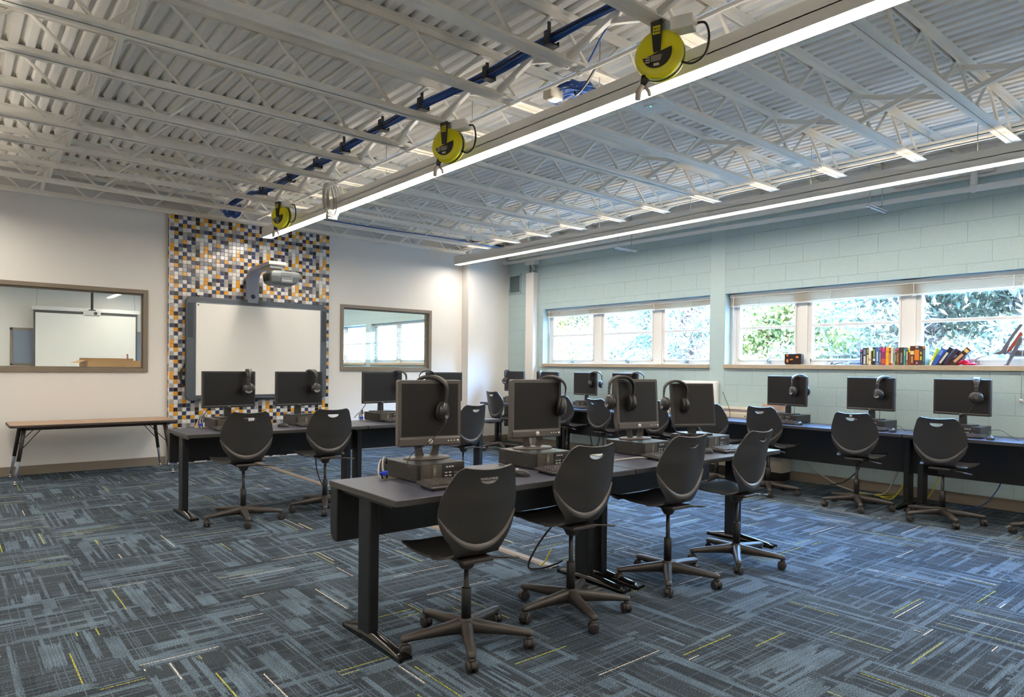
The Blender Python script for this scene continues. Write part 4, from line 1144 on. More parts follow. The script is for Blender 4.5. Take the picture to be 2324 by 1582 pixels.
text_obj('end_lettering', 'Promethean', .03, Matrix.Translation((.015, -.9465, .469)) @ Matrix.Rotation(R(90), 4, 'X'), WHITEPL, e)
t = thing('projector', 'short throw projector hanging from the arm above the whiteboard', 'projector', (3.42, 8.93, 2.385), R(0))
m = MB(); v = []
for (z, x0, x1, y0, y1) in ((.0, -.10, .13, -.05, .14), (.03, -.15, .19, -.11, .17), (.11, -.165, .24, -.14, .19), (.155, -.165, .25, -.14, .19), (.185, -.12, .20, -.10, .16)):
    v += [(x0, y0, z), (x1, y0, z), (x1, y1, z), (x0, y1, z)]
f = [(3, 2, 1, 0), (16, 17, 18, 19)]
for i in range(4):
    for k in range(4): f.append((i * 4 + k, i * 4 + (k + 1) % 4, i * 4 + 4 + (k + 1) % 4, i * 4 + 4 + k))
m._add(v, f); PJ = mat('dark grey projector shell', '#6b7070', .35); m.obj('projector_body', PJ, t, bevel=.016, seg=3)
m = MB(); m.box(-.035, .12, -.144, -.125, .03, .16); fp = m.obj('front_panel', PJ, t, bevel=.003)
m = MB(); m.box(-.03, .10, -.146, -.14, .108, .116); m.obj('front_slot', RUBBER, fp)
text_obj('panel_lettering', 'Promethean', .026, Matrix.Translation((.04, -.1455, .06)) @ Matrix.Rotation(R(90), 4, 'X'), WHITEPL, fp)
m = MB()
for i in range(6): m.box(-.168, -.163, -.08 + i * .04, -.06 + i * .04, .05, .14)
m.obj('side_vent', RUBBER, t)
m = MB(); m.cyl((.03, .0, .18), (.03, .0, .235), .03, n=16); m.obj('ceiling_joint', GALV, t)
m = MB(); m.box(2.62, 2.70, YF - .02, YF - .002, 2.262, 2.305); o = m.obj('cable_socket', WHITEPL, bevel=.003); tag(o, 'small white socket on the tiles left of the projector arm', 'socket')
m = MB(); m.cyl((3.98, YF, 2.28), (3.98, YF - .05, 2.28), .03, n=14); o = m.obj('cable_socket', WHITEPL, bevel=.003); tag(o, 'small round white socket on the tiles right of the projector arm', 'socket')
m = MB()
for i in range(3): m.sweep(catmull([(2.47, YF - .02, 1.34 - i * .02), (2.425 - i * .01, YF - .03, 1.22), (2.43, YF - .03, 1.12 - i * .04), (2.47, YF - .02, 1.06)], 5), .006, 6)
tag(m.obj('whiteboard_cables', CABLEBLK), 'black cables looping out from the left edge of the whiteboard', 'cables')

# ------------------------------------------------------------------ laminate bench table at the left wall
t = thing('activity_table', 'long low wood laminate table with black splayed legs against the cream wall', 'table', (1.375, 9.385, 0))
m = MB(); m.rbox(-.835, .835, -.335, .335, .617, .645, .06); m.obj('table_edge', DARKEDGE, t, bevel=.006)
m = MB(); m.rbox(-.828, .828, -.328, .328, .6445, .6465, .055); m.obj('laminate_top', LAMIN, t)
m = MB(); m.box(-.76, .76, -.26, -.24, .585, .617); m.box(-.76, .76, .24, .26, .585, .617); m.obj('apron', DARKEDGE, t)
for sx in (-1, 1):
    for sy in (-1, 1):
        a = Vector((sx * .70, sy * .26, .617)); b = Vector((sx * .785, sy * .315, .03))
        def L(q): return a.lerp(b, q)
        lg = MB().sweep([L(0), L(.62)], [.022, .019], 14).obj('leg', RUBBER, t)
        MB().sweep([L(.6), L(.97)], [.0155, .0135], 14).obj('leg_extension', LEGGREY, lg)
        m = MB(); m.sweep([L(.97), L(1.0), L(1.0) - Vector((0, 0, .012))], [.011, .017, .012], 12); m.lathe([(.02, 0), (.018, .02), (.008, .024)], 14, Matrix.Translation((b.x, b.y, 0))); m.obj('glide', CHROME, lg)
        m = MB(); m.sweep([L(.42), Vector((sx * .52, sy * .2, .617))], .005, 6); m.obj('leg_brace', RUBBER, t)

# ------------------------------------------------------------------ wall fittings of the blue wall
t = thing('wall_vent', 'blue painted louvred vent high in the corner of the blue wall', 'vent', (7.95, 9.47, 2.84))
m = MB(); hw, hh = .168, .178
m.box(-.014, 0, -hw, hw, hh - .03, hh); m.box(-.014, 0, -hw, hw, -hh, -hh + .03); m.box(-.014, 0, -hw, -hw + .03, -hh, hh); m.box(-.014, 0, hw - .03, hw, -hh, hh); m.obj('vent_frame', BLUESMOOTH, t, bevel=.003)
m = MB()
for i in range(15):
    z = -hh + .04 + i * (2 * hh - .08) / 14; m._add([(-.012, -hw + .03, z - .007), (-.012, hw - .03, z - .007), (-.001, hw - .03, z + .009), (-.001, -hw + .03, z + .009)], [(0, 1, 2, 3)])
m.obj('louvres', mat('grey blue louvre', '#7f9496', .5), t)
MB().box(-.002, -.0005, -hw + .03, hw - .03, -hh + .03, hh - .03).obj('duct_opening', RUBBER, t)
t = thing('pipe_cover', 'white square pipe cover running down the blue wall beside the corner', 'pipe cover', (7.89, 8.95, 0))
MB().box(-.05, .058, -.105, .10, .0, 2.99).obj('cover_box', WHITE_WALL, t, bevel=.004)
m = MB()
for y in (-.05, .05): m.cyl((0, y, 2.99), (0, y, 3.20), .018, n=12)
m.ball((-.01, -.05, 3.06), .034, 8); m.ball((-.01, .05, 3.06), .034, 8); m.obj('pipe_valves', GALV, t)
MB().box(-.06, .055, -.13, .12, 3.13, 3.21).obj('upper_box', WHITE_WALL, t, bevel=.004)

# heater under the window, behind the wall desk
t = thing('unit_heater', 'long beige heater cabinet low on the blue wall behind the desks', 'heater', (7.715, 4.18, 0))
L = 2.55
m = MB(); m.box(0, .228, 0, L, .10, .80); m.obj('cabinet', BEIGEMET, t, bevel=.012)
m = MB(); m.box(-.004, .06, .02, L - .02, .835, .845); m.box(.02, .228, 0, L, .80, .86); m.obj('top_grille', mat('grey beige enamel', '#cfc8ba', .4), t, bevel=.008)
MB().box(.03, .22, .02, L - .02, 0, .10).obj('under_shade_block', RUBBER, t)  # dark block standing in for the shadow under the cabinet
m = MB()
for j in range(2):
    for i in range(24): m.box(-.003, .004, .30 + i * .085, .37 + i * .085, .20 + j * .035, .222 + j * .035)
m.obj('air_slots', RUBBER, t)
m = MB()
for y in (.5, 1.3, 2.1): m.cyl((-.004, y, .755), (.002, y, .755), .008, n=10)
m.obj('panel_screws', RUBBER, t)
t = thing('air_purifier', 'white upright box unit on the heater behind the slim monitor', 'air purifier', (7.71, 5.20, .737), 0)
m = MB(); m.box(.155, .225, -.0, .56, .123, .445); m.box(.06, .225, .03, .56, .123, .36); m.obj('white_housing', WHITEPL, t, bevel=.014, seg=3)
m = MB(); m.box(.055, .062, .30, .54, .30, .317); m.obj('grey_band', mat('mid grey plastic', '#9c9c9b', .4), t)
m = MB(); m.box(.056, .062, .45, .452, .19, .215); m.obj('latch_mark', RUBBER, t)
o = MB().box(7.73, 7.86, 4.22, 4.46, .861, .925).obj('cardboard_packet', mat('pale tan carton', '#c9ad96', .6), bevel=.003); tag(o, 'pale tan packet on the heater left of the monitor', 'packet')
m = MB(); m.sweep(catmull([(7.80, 5.06, 1.05), (7.75, 4.98, .95), (7.70, 4.9, .85), (7.66, 4.86, .745), (7.5, 4.82, .741)], 6), .004, 6); tag(m.obj('power_cord', CABLEBLK), 'black power cord slanting from the white box unit to the desk', 'cord')

# ------------------------------------------------------------------ books on the sill
SZ = 1.4115
def book(y0, y1, h, col, name, label, accents=(), depth=.125, x=7.965, lean=0.0, pages='#efe9da'):
    """spine faces the room (local -x); lean tips the top toward smaller y"""
    w = abs(y1 - y0)
    t = thing('book', label, 'book', (x, (y0 + y1) / 2, SZ), 0, 'books standing on the window sill')
    t.rotation_euler = (lean, 0, 0)
    key = 'book cover ' + col
    c = bpy.data.materials.get(key) or mat(key, col, .4)
    b = .0022
    m = MB(); m.box(0, b * 1.4, -w / 2, w / 2, 0, h); m.box(b * 1.4, depth, -w / 2, -w / 2 + b, 0, h); m.box(b * 1.4, depth, w / 2 - b, w / 2, 0, h); m.obj('cover', c, t)
    pk = bpy.data.materials.get('pages ' + pages) or mat('pages ' + pages, pages, .8)
    MB().box(b * 1.4, depth - .004, -w / 2 + b, w / 2 - b, .003, h - .003).obj('pages', pk, t)
    for (f0, f1, g, cc) in accents:
        k2 = 'spine print ' + cc
        a = bpy.data.materials.get(k2) or mat(k2, cc, .45)
        m = MB(); m.box(-.0008, .0005, -w / 2 * g, w / 2 * g, h * f0, h * f1); m.obj('spine_print', a, t)
    return t
YB0, YB1 = 3.411, 2.523
# spine positions read along the row, in fractions of the row
BK = [
 (135,190,.175,'#2c2d4f','narrow dark navy book with a pink sticker, at the left end of the row',[(.86,.98,.7,'#dd5a86'),(.1,.75,.35,'#8f93c4')]),
 (195,276,.196,'#3e4652','wide slate book with white spine letters, second from the left',[(.05,.5,.5,'#d9d8d2'),(.6,.9,.6,'#7d86a3')]),
 (278,322,.192,'#39341f','thin book with olive and black spine, third in the row',[(.05,.6,.7,'#d8cf9f'),(.7,.95,.5,'#a5a44e')]),
 (323,350,.190,'#efe3c2','thin cream book touching the olive one',[(.25,.4,.5,'#4a3b2a')]),
 (351,378,.162,'#e4d4b2','short cream book between cream and black ones',[(.3,.4,.5,'#4a3b2a')]),
 (380,406,.160,'#26231f','short thin black book beside the green lettered one',[(.2,.6,.4,'#59544c')]),
 (408,470,.200,'#20261e','black and green book with a white box low on its spine',[(.22,.36,.75,'#e5e1d8'),(.42,.9,.6,'#8aa050')]),
 (472,546,.200,'#3d78b8','light blue book with white spine letters',[(.2,.75,.3,'#d6e2ee'),(.05,.1,.5,'#c7d7e8')]),
 (549,590,.198,'#5b5053','narrow grey book with a pink top',[(.84,.97,.85,'#dd4f83'),(.15,.7,.35,'#b4a9a6')]),
 (593,686,.205,'#8d2d6c','wide purple and magenta book with an orange foot',[(.72,.86,.6,'#e63b8e'),(.08,.34,.9,'#cf5a3a'),(.9,.97,.4,'#c9b8c0')]),
 (689,752,.198,'#e9ae12','bright yellow book at the middle of the row',[(.72,.76,.7,'#a98112'),(.4,.44,.6,'#c4930f')]),
 (756,793,.190,'#8b2a1b','narrow dark red book with cream letters',[(.1,.68,.4,'#e6d3b4'),(.84,.94,.7,'#e09136')]),
 (796,832,.192,'#efe5cc','cream book with a red foot',[(.0,.1,.95,'#d8402e')]),
 (835,878,.190,'#a2b5a6','pale grey green book beside the cream one',[(.2,.7,.4,'#6e7f74')]),
 (881,912,.166,'#3c4c3f','short dark green book with a pink sticker',[(.84,.96,.85,'#e0558a'),(.25,.7,.4,'#a5b79a')]),
 (915,958,.190,'#7b4a24','brown book with a pink sticker on top',[(.86,.97,.7,'#df5288'),(.15,.7,.5,'#b98142')]),
 (963,1056,.194,'#3b3632','wide charcoal book with faint grey letters',[(.12,.7,.35,'#8d867d')]),
 (1059,1090,.176,'#2ba3be','thin cyan book with a lime patch',[(.6,.9,.6,'#a6d25a')]),
 (1093,1150,.163,'#3a2f27','short black book with cream letters before the yellow one',[(.3,.92,.45,'#d5c3a0'),(.02,.24,.6,'#b47a3d')]),
 (1152,1181,.186,'#dcc635','thin yellow topped book behind the maroon one',[(.0,.75,.95,'#7a3a1f')]),
 (1183,1266,.208,'#5a2518','tall maroon book with a cream square',[(.55,.74,.9,'#ead79a'),(.1,.48,.5,'#b98254')]),
 (1269,1366,.209,'#3d332c','tall book with a large orange oval on its spine',[(.25,.80,.92,'#d97a1f'),(.06,.16,.4,'#e0639a'),(.88,.98,.6,'#b9b1a5')]),
 (1369,1425,.206,'#34373f','dark blue grey book with a yellow patch',[(.26,.46,.6,'#d8cc2a'),(.56,.7,.5,'#cabf4e')]),
 (1428,1479,.206,'#4b4d53','last upright book, grey with an orange top',[(.88,.99,.9,'#e07b34'),(.2,.8,.25,'#8f8f94')]),
]
def bky(p): return YB0 + (YB1 - YB0) * (p - 120) / (1912 - 120)
for (a, b, h, col, lab, acc) in BK:
    book(bky(a), bky(b), h * .98, col, 'book', lab, acc, depth=.105 + (a * 7 % 13) * .0012)
for (y, w, h, col, lean, lab, acc) in (
    (2.690, .020, .190, '#c6d22c', R(22), 'lime green book leaning right after the upright ones', [(.02, .3, .8, '#ecebe2')]),
    (2.655, .036, .195, '#2c52b4', R(27), 'bright blue book leaning behind the lime one', [(.6, .9, .6, '#7f9be0')]),
    (2.612, .040, .215, '#201e20', R(33), 'black leaning book with white spine letters', [(.12, .72, .5, '#dad7d2')]),
    (2.560, .034, .205, '#37233f', R(37), 'dark purple leaning book', []),
    (2.500, .052, .235, '#3c211d', R(44), 'thick brown leaning book with a gold disc, at the right end', [(.8, .93, .75, '#eac36a'), (.2, .66, .5, '#c9a17a')])):
    book(y + w / 2, y - w / 2, h, col, 'book', lab, acc, depth=.11, lean=lean)
# toys and odds on the sill
t = thing('plush_toy', 'red plush toy slumped against the leaning books', 'toy', (8.02, 2.40, SZ))
RED = mat('red plush', '#d8203f', .85, bump=.2, bscale=300)
m = MB(); m.ball((0, .06, .035), .04, 10, (1, 1.5, .85)); m.ball((.01, -.01, .028), .03, 10, (1, 1.3, .9)); m.ball((-.02, -.07, .012), .03, 8, (.9, 1.9, .4)); m.ball((-.02, .13, .02), .03, 8, (.8, 1.6, .6)); m.obj('plush_body', RED, t)
MB().ball((.0, .03, .11), .034, 10, (.9, .9, 1.25)).obj('plush_head', mat('brown plush', '#5d3b33', .8), t)
m = MB(); m.sweep(catmull([(0, -.02, .13), (.0, -.045, .09), (0, -.065, .02)], 5), [.004] + [.009] * 4 + [.008] * 5 + [.004], 8, flat=.4); m.obj('plush_tail', mat('dark plush', '#3a2028', .8), t)
t = thing('toy_aircraft', 'grey toy aircraft with upright folded wings at the right end of the sill', 'toy', (8.0, 1.98, SZ))
TOY = mat('grey toy plastic', '#5f6068', .4); ORT = mat('rust red toy plastic', '#a8472e', .45)
def fin(pts, x0, x1, name, mt):
    m = MB(); m.prism(pts, x0, x1, 'x'); return m.obj(name, mt, t, bevel=.004)
fin([(.17, .115), (.09, .145), (.0, .31), (-.06, .40), (-.09, .40), (.01, .24), (.05, .12), (.10, .105)], -.03, -.015, 'folded_wing', TOY)
fin([(.03, .11), (.055, .13), (-.06, .33), (-.085, .31)], -.002, .02, 'folded_wing', ORT)
fin([(.045, .0), (.02, .005), (-.10, .26), (-.065, .28)], -.05, -.02, 'landing_leg', TOY)
m = MB(); m.ball((.0, -.06, .12), .06, 10, (.6, 1.6, .6)); m.sweep([(.0, .04, .0), (.0, .0, .10)], .008, 8); m.sweep([(.03, -.12, .0), (.01, -.1, .1)], .008, 8); m.sweep([(.0, .07, .11), (.0, .04, .13)], .01, 8); m.obj('toy_body', TOY, t)
m = MB(); m.box(-.04, .0, .02, .06, 0, .012); m.obj('landing_foot', ORT, t, bevel=.003)
t = thing('tin_box', 'small dark tin box with orange printed patches on the sill', 'tin', (7.99, 4.195, SZ))
m = MB(); m.rbox(-.03, .03, -.108, .108, 0, .132, .02, 'x'); tb = m.obj('tin_body', mat('black brown tin', '#2a1d18', .3, metal=.2), t, bevel=.004)
m = MB(); m.ball((0, 0, 0), .018, 8, (.02, 1, .8), Matrix.Translation((-.031, -.055, .09))); m.ball((0, 0, 0), .022, 8, (.02, .7, 1), Matrix.Translation((-.031, .07, .045))); m.ball((0, 0, 0), .016, 8, (.02, 1.5, .5), Matrix.Translation((-.031, .02, .06))); m.ball((0, 0, 0), .013, 8, (.02, 1.2, 1), Matrix.Translation((-.031, .07, .11))); m.obj('printed_patches', mat('orange print', '#d3752c', .4), tb)
t = thing('toy_parts', 'scattered small grey toy pieces left of the book row', 'toy', (8.01, 3.70, SZ)); rr = random.Random(4)
for i in range(6):
    x, y = (rr.random() - .5) * .08, (rr.random() - .5) * .3; a = rr.random() * 3
    m = MB(); M = Matrix.Translation((x, y, .012)) @ Matrix.Rotation(a, 4, 'Z') @ Matrix.Rotation((rr.random() - .5) * .6, 4, 'X'); m.box(-.012, .012, -.05, .05, -.006, .006, M); m.sweep([M @ Vector((0, -.05, 0)), M @ Vector((0, -.07, .02))], .006, 6)
    m.obj('toy_piece', TOY if i % 2 else mat('pale blue grey toy', '#9aa3b8', .4), t, bevel=.002)
o = MB().box(7.96, 8.06, 3.44, 3.52, SZ, SZ + .03).obj('note_block', mat('blue grey block', '#7d93ad', .5), bevel=.004); tag(o, 'low blue grey block at the left end of the books', 'block')

# ------------------------------------------------------------------ floor cable covers and loose cables
def strip(x, y0, y1, label):
    m = MB(); m.prism([(-.04, 0), (-.025, .009), (.025, .009), (.04, 0)], y0, y1, 'y', Matrix.Translation((x, 0, 0))); tag(m.obj('cable_cover', COVERSTRIP), label, 'cable cover', 'flat taupe floor cable covers')
strip(3.15, 3.30, 6.05, 'flat taupe cable cover on the carpet between the two desk rows')
strip(3.27, 7.0, 9.70, 'flat taupe cable cover from the second desk row to the mosaic wall')
def cable(pts, r, mt, label, n=7):
    m = MB(); m.sweep(catmull(pts, n), r, 6); return tag(m.obj('loose_cable', mt), label, 'cable')
cable([(1.72, 3.30, .44), (1.70, 3.28, .33), (1.73, 3.26, .22), (1.70, 3.24, .14), (1.72, 3.22, .08), (1.74, 3.2, .03)], .0035, CABLEBLK, 'thin black cable hanging behind the leg of the nearest desk')
cable([(3.13, 3.30, .30), (3.02, 3.34, .16), (2.96, 3.36, .03), (3.02, 3.32, .012), (3.12, 3.28, .03), (3.16, 3.24, .06)], .007, CABLEBLK, 'black cable looping beside the middle legs of the front row')
cable([(3.14, 3.33, .12), (3.10, 3.34, .05), (3.05, 3.35, .015)], .005, CABLEYEL, 'short yellow cable end at the middle legs of the front row')
cable([(2.95, 6.70, .42), (2.93, 6.6, .25), (2.96, 6.5, .10), (3.05, 6.45, .05)], .006, CABLEBLK, 'black cable dropping at the floor box of the second row')
cable([(3.05, 6.48, .03), (3.2, 6.3, .015), (3.35, 6.28, .02), (3.5, 6.3, .01)], .006, CABLEYEL, 'yellow cable by the floor box of the second row')
t = thing('floor_box', 'small black outlet box at the second row floor', 'outlet box', (3.13, 6.52, 0)); MB().box(-.09, .09, -.05, .05, 0, .05).obj('box_body', RUBBER, t, bevel=.006); MB().box(-.06, -.02, -.051, -.049, .015, .035).obj('socket', SILVER, t)
cable([(7.80, 4.25, .62), (7.78, 4.05, .40), (7.76, 3.85, .22), (7.72, 3.55, .07), (7.70, 3.3, .02), (7.74, 3.05, .02), (7.80, 2.95, .2), (7.82, 2.9, .4)], .008, CABLEGREY, 'grey cable sagging from the heater along the blue wall')
cable([(7.74, 3.35, .012), (7.62, 3.2, .012), (7.7, 2.95, .012), (7.82, 2.98, .012), (7.72, 3.1, .016), (7.6, 2.9, .012), (7.8, 2.85, .2), (7.82, 2.86, .42)], .006, CABLEYEL, 'yellow cable coiled on the floor under the book window desk')
cable([(7.5, 2.62, .012), (7.6, 2.56, .08), (7.66, 2.5, .25), (7.66, 2.48, .40)], .006, CABLEYEL, 'yellow cable rising beside the paired wall desk legs')
cable([(7.80, 3.30, .40), (7.78, 3.32, .25), (7.72, 3.45, .10), (7.70, 3.6, .05)], .007, CABLEBLK, 'black cable hanging to the floor under the book window desk')
cable([(7.74, 1.98, .42), (7.74, 2.0, .25), (7.68, 2.12, .06), (7.55, 2.3, .012)], .005, CABLEBLUE, 'blue cable hanging under the nearest wall desk')
cable([(7.66, 4.3, .60), (7.64, 4.35, .38), (7.66, 4.22, .34), (7.68, 4.15, .5)], .006, CABLEBLK, 'black cable loop before the heater end')
cable([(7.62, 4.9, .55), (7.6, 4.7, .30), (7.58, 4.45, .12), (7.6, 4.2, .02)], .006, CABLEBLK, 'black cable slanting across the heater front')
cable([(7.70, 7.35, .40), (7.72, 7.30, .15), (7.68, 7.22, .05), (7.74, 7.18, .2), (7.72, 7.15, .42)], .007, CABLEBLK, 'black cable loop under the wall desk by the left window')
def vcable(x, y, z0, label, s=1):
    return cable([(x - s * .06, y + .03, z0 + .10), (x - s * .10, y + .05, z0 + .02), (x - s * .16, y + .09, z0 - .06), (x - s * .18, y + .10, z0 - .09)], .004, CABLEBLK, label)
vcable(2.00, 6.76, CT + .02, 'black video cable beside the first computer of the second row')
vcable(3.66, 6.78, CT + .02, 'black video cable beside the third computer of the second row')
def plug_cluster(c, label):
    t = thing('cable_plugs', label, 'cables', c, 0, 'plug clusters behind the computers'); rr = random.Random(int(c[0] * 50))
    m = MB(); m.box(-.02, .012, -.012, .012, .022, .045); m.box(-.035, -.02, -.008, .008, .027, .040); m.obj('blue_connector', BLUEPLUG, t, bevel=.004)
    for i in range(4):
        m = MB(); m.sweep(catmull([(-.03 + i * .014, 0, .004), (-.035 + i * .012, .01, .045 + i * .012), (.0 + i * .01, .05, .09 + rr.random() * .03), (.05, .07, .07)], 5), .0045, 6); m.obj('cable', (CABLEGREY, CABLEBLK, CABLEGREY, CABLEBLK)[i], t)
    return t
plug_cluster((1.80, 3.20, DT), 'blue video plug and grey cables left of the nearest computer')
plug_cluster((1.85, 6.74, DT), 'blue video plug left of the first computer in the second row')
plug_cluster((3.50, 6.74, DT), 'blue and grey plugs left of the third computer in the second row')
cable([(2.22, 3.30, DT + .004), (2.32, 3.2, DT + .006), (2.45, 3.1, DT + .005), (2.6, 3.05, DT + .004)], .004, CABLEBLK, 'black cable lying between the two nearest computers')
cable([(3.20, 3.0, DT + .004), (3.3, 2.93, DT + .012), (3.4, 2.96, DT + .006), (3.55, 2.94, DT + .01), (3.62, 2.9, DT + .006)], .005, CABLEGREY, 'grey cable curled before the third computer of the front row')

# ------------------------------------------------------------------ the room beyond the interior windows
t = thing('projection_screen', 'large white projection screen seen through the left interior window', 'projection screen', (2.69, 19.42, 0))
MB().box(-1.13, 1.13, -.07, .05, 2.56, 2.655).obj('screen_casing', WHITEMET, t, bevel=.01)
m = MB(); m.box(-1.085, 1.085, -.006, 0, 1.0, 2.56); m.obj('screen_border', mat('dark screen border', '#4c4946', .6), t)
MB().box(-1.045, 1.045, -.010, -.006, 1.04, 2.50).obj('screen_fabric', WBSURF, t)
for sx in (-1, 1): MB().sweep([(sx * 1.03, -.02, 2.65), (sx * .99, -.02, 3.3)], .004, 6).obj('hanging_chain', GALV, t)
t = thing('ceiling_projector', 'white ceiling projector on a black pole in the next room', 'projector', (2.08, 14.5, 2.19))
m = MB(); m.rbox(-.125, .125, -.11, .11, 0, .085, .03); m.obj('projector_body', WHITEPL, t, bevel=.008)
m = MB(); m.cyl((0, 0, .09), (0, 0, 1.36), .022, n=14); m.box(-.05, .05, -.05, .05, .085, .11); m.obj('pole', RUBBER, t)
MB().cyl((.04, -.112, .04), (.04, -.10, .04), .03, n=16).obj('lens', RUBBER, t)
def far_window(x0, x1, label):
    t = thing('interior_window', label, 'window', (x0, YE, 1.25), 0, 'dark windows on the far wall of the next room'); w = x1 - x0
    m = MB(); m.box(0, w, -.02, 0, 0, .055); m.box(0, w, -.02, 0, .83, .885); m.box(0, .055, -.02, 0, 0, .885); m.box(w - .055, w, -.02, 0, 0, .885); m.obj('window_frame', TAUPE, t)
    MB().box(.05, w - .05, -.012, -.004, .05, .835).obj('blue_pane', mat('blue grey window', '#7d8ba3', .15), t)
far_window(1.18, 2.4, 'blue grey window behind the left edge of the projection screen')
far_window(3.3, 4.9, 'blue grey window behind the right edge of the projection screen')
t = thing('storage_table', 'table under the cardboard box in the next room', 'table', (1.75, 10.62, 0))
MB().box(-.6, .6, -.38, .38, .71, .74).obj('table_top', LAMIN, t)
for sx in (-.55, .55):
    for sy in (-.33, .33): MB().cyl((sx, sy, 0), (sx, sy, .71), .02, n=10).obj('leg', RUBBER, t)
t = thing('cardboard_box', 'open cardboard box behind the left interior window', 'box', (1.75, 10.62, .74), R(4))
m = MB(); w, d, h = .33, .22, .63
m.box(-w, w, -d, -d + .006, 0, h); m.box(-w, w, d - .006, d, 0, h + .03); m.box(-w, -w + .006, -d, d, 0, h); m.box(w - .006, w, -d, d, 0, h); m.box(-w, w, -d, d, 0, .006); m.obj('box_sides', CARDB, t)
m = MB(); m._add([(-w, -d, h), (-w, d, h), (-w - .11, d, h - .04), (-w - .11, -d, h - .04)], [(0, 1, 2, 3)]); m._add([(w, -d, h), (w, d, h), (w + .06, d, h - .05), (w + .06, -d, h - .05)], [(0, 1, 2, 3)]); m.obj('box_flap', CARDB, t)
o = MB().sweep([(1.98, 10.60, .76), (1.94, 10.60, 1.46)], .010, 10).obj('red_rod', mat('dull red rod', '#96453c', .5)); tag(o, 'dull red rod standing in the cardboard box', 'rod')

# ------------------------------------------------------------------ outside: ground and trees
m = MB(); m.box(8.35, 40, -14, 34, -.4, -.02); tag(m.obj('outside_ground', mat('pale bounce ground', '#b9b0aa', .9, noise=.3, nscale=3)), kind='structure')  # ground outside, pale colour chosen to bounce daylight up to the ceiling
def leaf_mat(name, a, b):
    m = bpy.data.materials.new(name); m.use_nodes = True; q = NT(m); p = q.n['Principled BSDF']; p.inputs['Roughness'].default_value = .6
    g = q.add('ShaderNodeNewGeometry'); q.link(q.mix(g.outputs['Random Per Island'], lin(a), lin(b)), p.inputs['Base Color'])
    p.inputs['Transmission Weight'].default_value = 0.0
    tr = q.add('ShaderNodeBsdfTranslucent'); q.link(q.mix(g.outputs['Random Per Island'], lin(a), lin(b)), tr.inputs[0])
    mx = q.add('ShaderNodeMixShader'); mx.inputs[0].default_value = .35
    q.link(p.outputs[0], mx.inputs[1]); q.link(tr.outputs[0], mx.inputs[2]); q.link(mx.outputs[0], q.n['Material Output'].inputs[0])
    return m
L1 = leaf_mat('blue green needles', '#545744', '#94917a'); L2 = leaf_mat('yellow green leaves', '#6c6834', '#a69c5a'); L3 = leaf_mat('brown mauve twigs', '#7a5a54', '#a58c88')
BARK = mat('brown bark', '#6b5348', .9)
def tree(x, y, h, rad, kind, label, seed, nleaf):
    rr = random.Random(seed); t = thing('tree', label, 'tree', (x, y, -.02), 0, 'trees outside the windows')
    m = MB(); top = Vector((rr.uniform(-.2, .2), rr.uniform(-.2, .2), h))
    m.sweep([(0, 0, 0), top * .5, top], [.16, .10, .02], 8)
    tips = []
    for i in range(46):
        z = h * rr.uniform(.08, .95); a = rr.random() * 2 * pi; L = rad * (1.05 - .55 * z / h) * rr.uniform(.6, 1.1)
        p0 = top * (z / h); p1 = p0 + Vector((cos(a) * L * .5, sin(a) * L * .5, rr.uniform(-.1, .35))); p2 = p0 + Vector((cos(a) * L, sin(a) * L, rr.uniform(-.25, .4)))
        m.sweep([p0, p1, p2], [.03, .018, .006], 5, False); tips.append((p0, p1, p2))
    m.obj('trunk_and_branches', BARK, t)
    f = MB(); g = MB()
    def leaf(M, c, s, n):
        n = n.normalized(); u = n.orthogonal().normalized(); u = (u * cos(s * 99) + n.cross(u) * sin(s * 99)); w = n.cross(u)
        if kind == 'conifer': M._add([c - u * s * .28, c + w * s * 1.3, c + u * s * .28, c - w * s * 1.0], [(0, 1, 2, 3)])
        else: M._add([c - u * s * .5, c + w * s * .8, c + u * s * .5, c - w * s * .8], [(0, 1, 2, 3)])
    for i in range(int(nleaf * 2.2)):
        p0, p1, p2 = tips[rr.randrange(len(tips))]; q = rr.random() ** .6
        c = p0.lerp(p1, q * 2) if q < .5 else p1.lerp(p2, q * 2 - 1)
        sp = .34 if kind != 'conifer' else .26
        c = c + Vector((rr.gauss(0, sp * .6), rr.gauss(0, sp * .6), rr.gauss(0, sp * .5)))
        n = Vector((rr.gauss(0, 1), rr.gauss(0, 1), rr.gauss(0, 1)))
        inner = q < .35 and kind == 'conifer'
        leaf(g if inner else f, c, rr.uniform(.04, .075) if kind != 'conifer' else rr.uniform(.04, .085), n)
    f.obj('foliage', L1 if kind == 'conifer' else L2, t)
    if g.v: g.obj('inner_twigs', L3, t)
    return t
tree(12.2, 8.6, 3.3, 2.3, 'conifer', 'bushy conifer outside the left end of the left window', 1, 10350)
tree(13.2, 10.9, 3.5, 2.4, 'conifer', 'conifer outside the left window, beyond its first pane', 2, 9200)
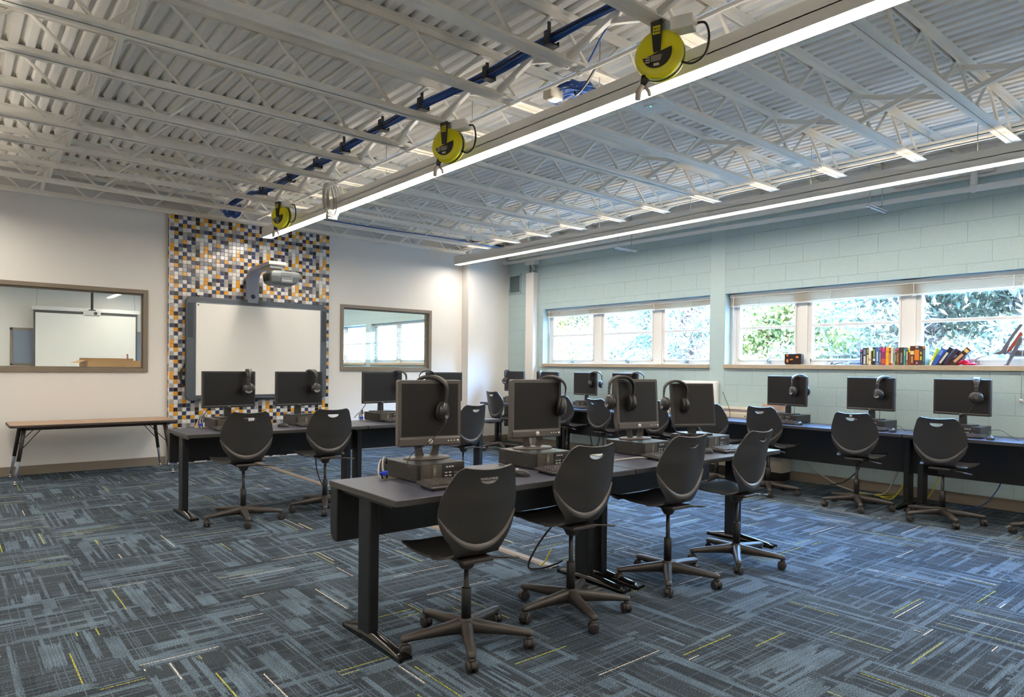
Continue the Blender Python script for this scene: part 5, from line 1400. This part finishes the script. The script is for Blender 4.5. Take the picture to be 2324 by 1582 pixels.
tree(12.4, 6.3, 3.1, 2.0, 'leafy', 'light leafy tree outside between the two windows', 3, 9200)
tree(11.6, 4.4, 3.3, 2.1, 'conifer', 'conifer outside behind the row of books', 4, 10350)
tree(11.4, 2.3, 3.2, 2.1, 'conifer', 'conifer outside the right end of the book window', 5, 10350)
tree(13.6, 13.4, 3.5, 2.6, 'leafy', 'leafy tree farthest left outside', 6, 6899)
tree(15.5, 5.6, 3.8, 2.8, 'leafy', 'taller leafy tree farther off behind the conifers', 7, 6899)

# ------------------------------------------------------------------ light
wd = bpy.data.worlds.new('sky'); SC.world = wd; wd.use_nodes = True
bg = wd.node_tree.nodes['Background']
q = NT(wd); tc = q.add('ShaderNodeTexCoord'); sp = q.add('ShaderNodeSeparateXYZ'); q.link(tc.outputs['Generated'], sp.inputs[0])
mr = q.add('ShaderNodeMapRange'); mr.interpolation_type = 'SMOOTHSTEP'; q.link(sp.outputs[2], mr.inputs[0]); mr.inputs[1].default_value = .12; mr.inputs[2].default_value = .5
q.link(q.mix(mr.outputs[0], (0.72, 0.86, 1.0, 1), (0.18, 0.46, 1.0, 1)), bg.inputs[0])
q.link(q.math('ADD', 5.0, q.math('MULTIPLY', mr.outputs[0], 72.0)), bg.inputs[1])
s = bpy.data.lights.new('sun', 'SUN'); s.energy = 34.0; s.angle = radians(3); s.color = (1, .95, .86)
so = bpy.data.objects.new('sun', s); COL.objects.link(so); so.rotation_euler = Vector((.55, .45, -.75)).to_track_quat('-Z', 'Y').to_euler()
SC.view_settings.view_transform = 'Standard'; SC.view_settings.look = 'None'; SC.view_settings.gamma = 1.0; SC.view_settings.use_curve_mapping = False
SC.view_settings.exposure = 0.72
SC.cycles.use_denoising = True
SC.cycles.use_adaptive_sampling = True; SC.cycles.adaptive_threshold = 0.08; SC.cycles.max_bounces = 7; SC.cycles.diffuse_bounces = 4; SC.cycles.glossy_bounces = 3; SC.cycles.transmission_bounces = 4; SC.cycles.transparent_max_bounces = 12
SC.cycles.sample_clamp_indirect = 6.0; SC.cycles.caustics_reflective = False; SC.cycles.caustics_refractive = False
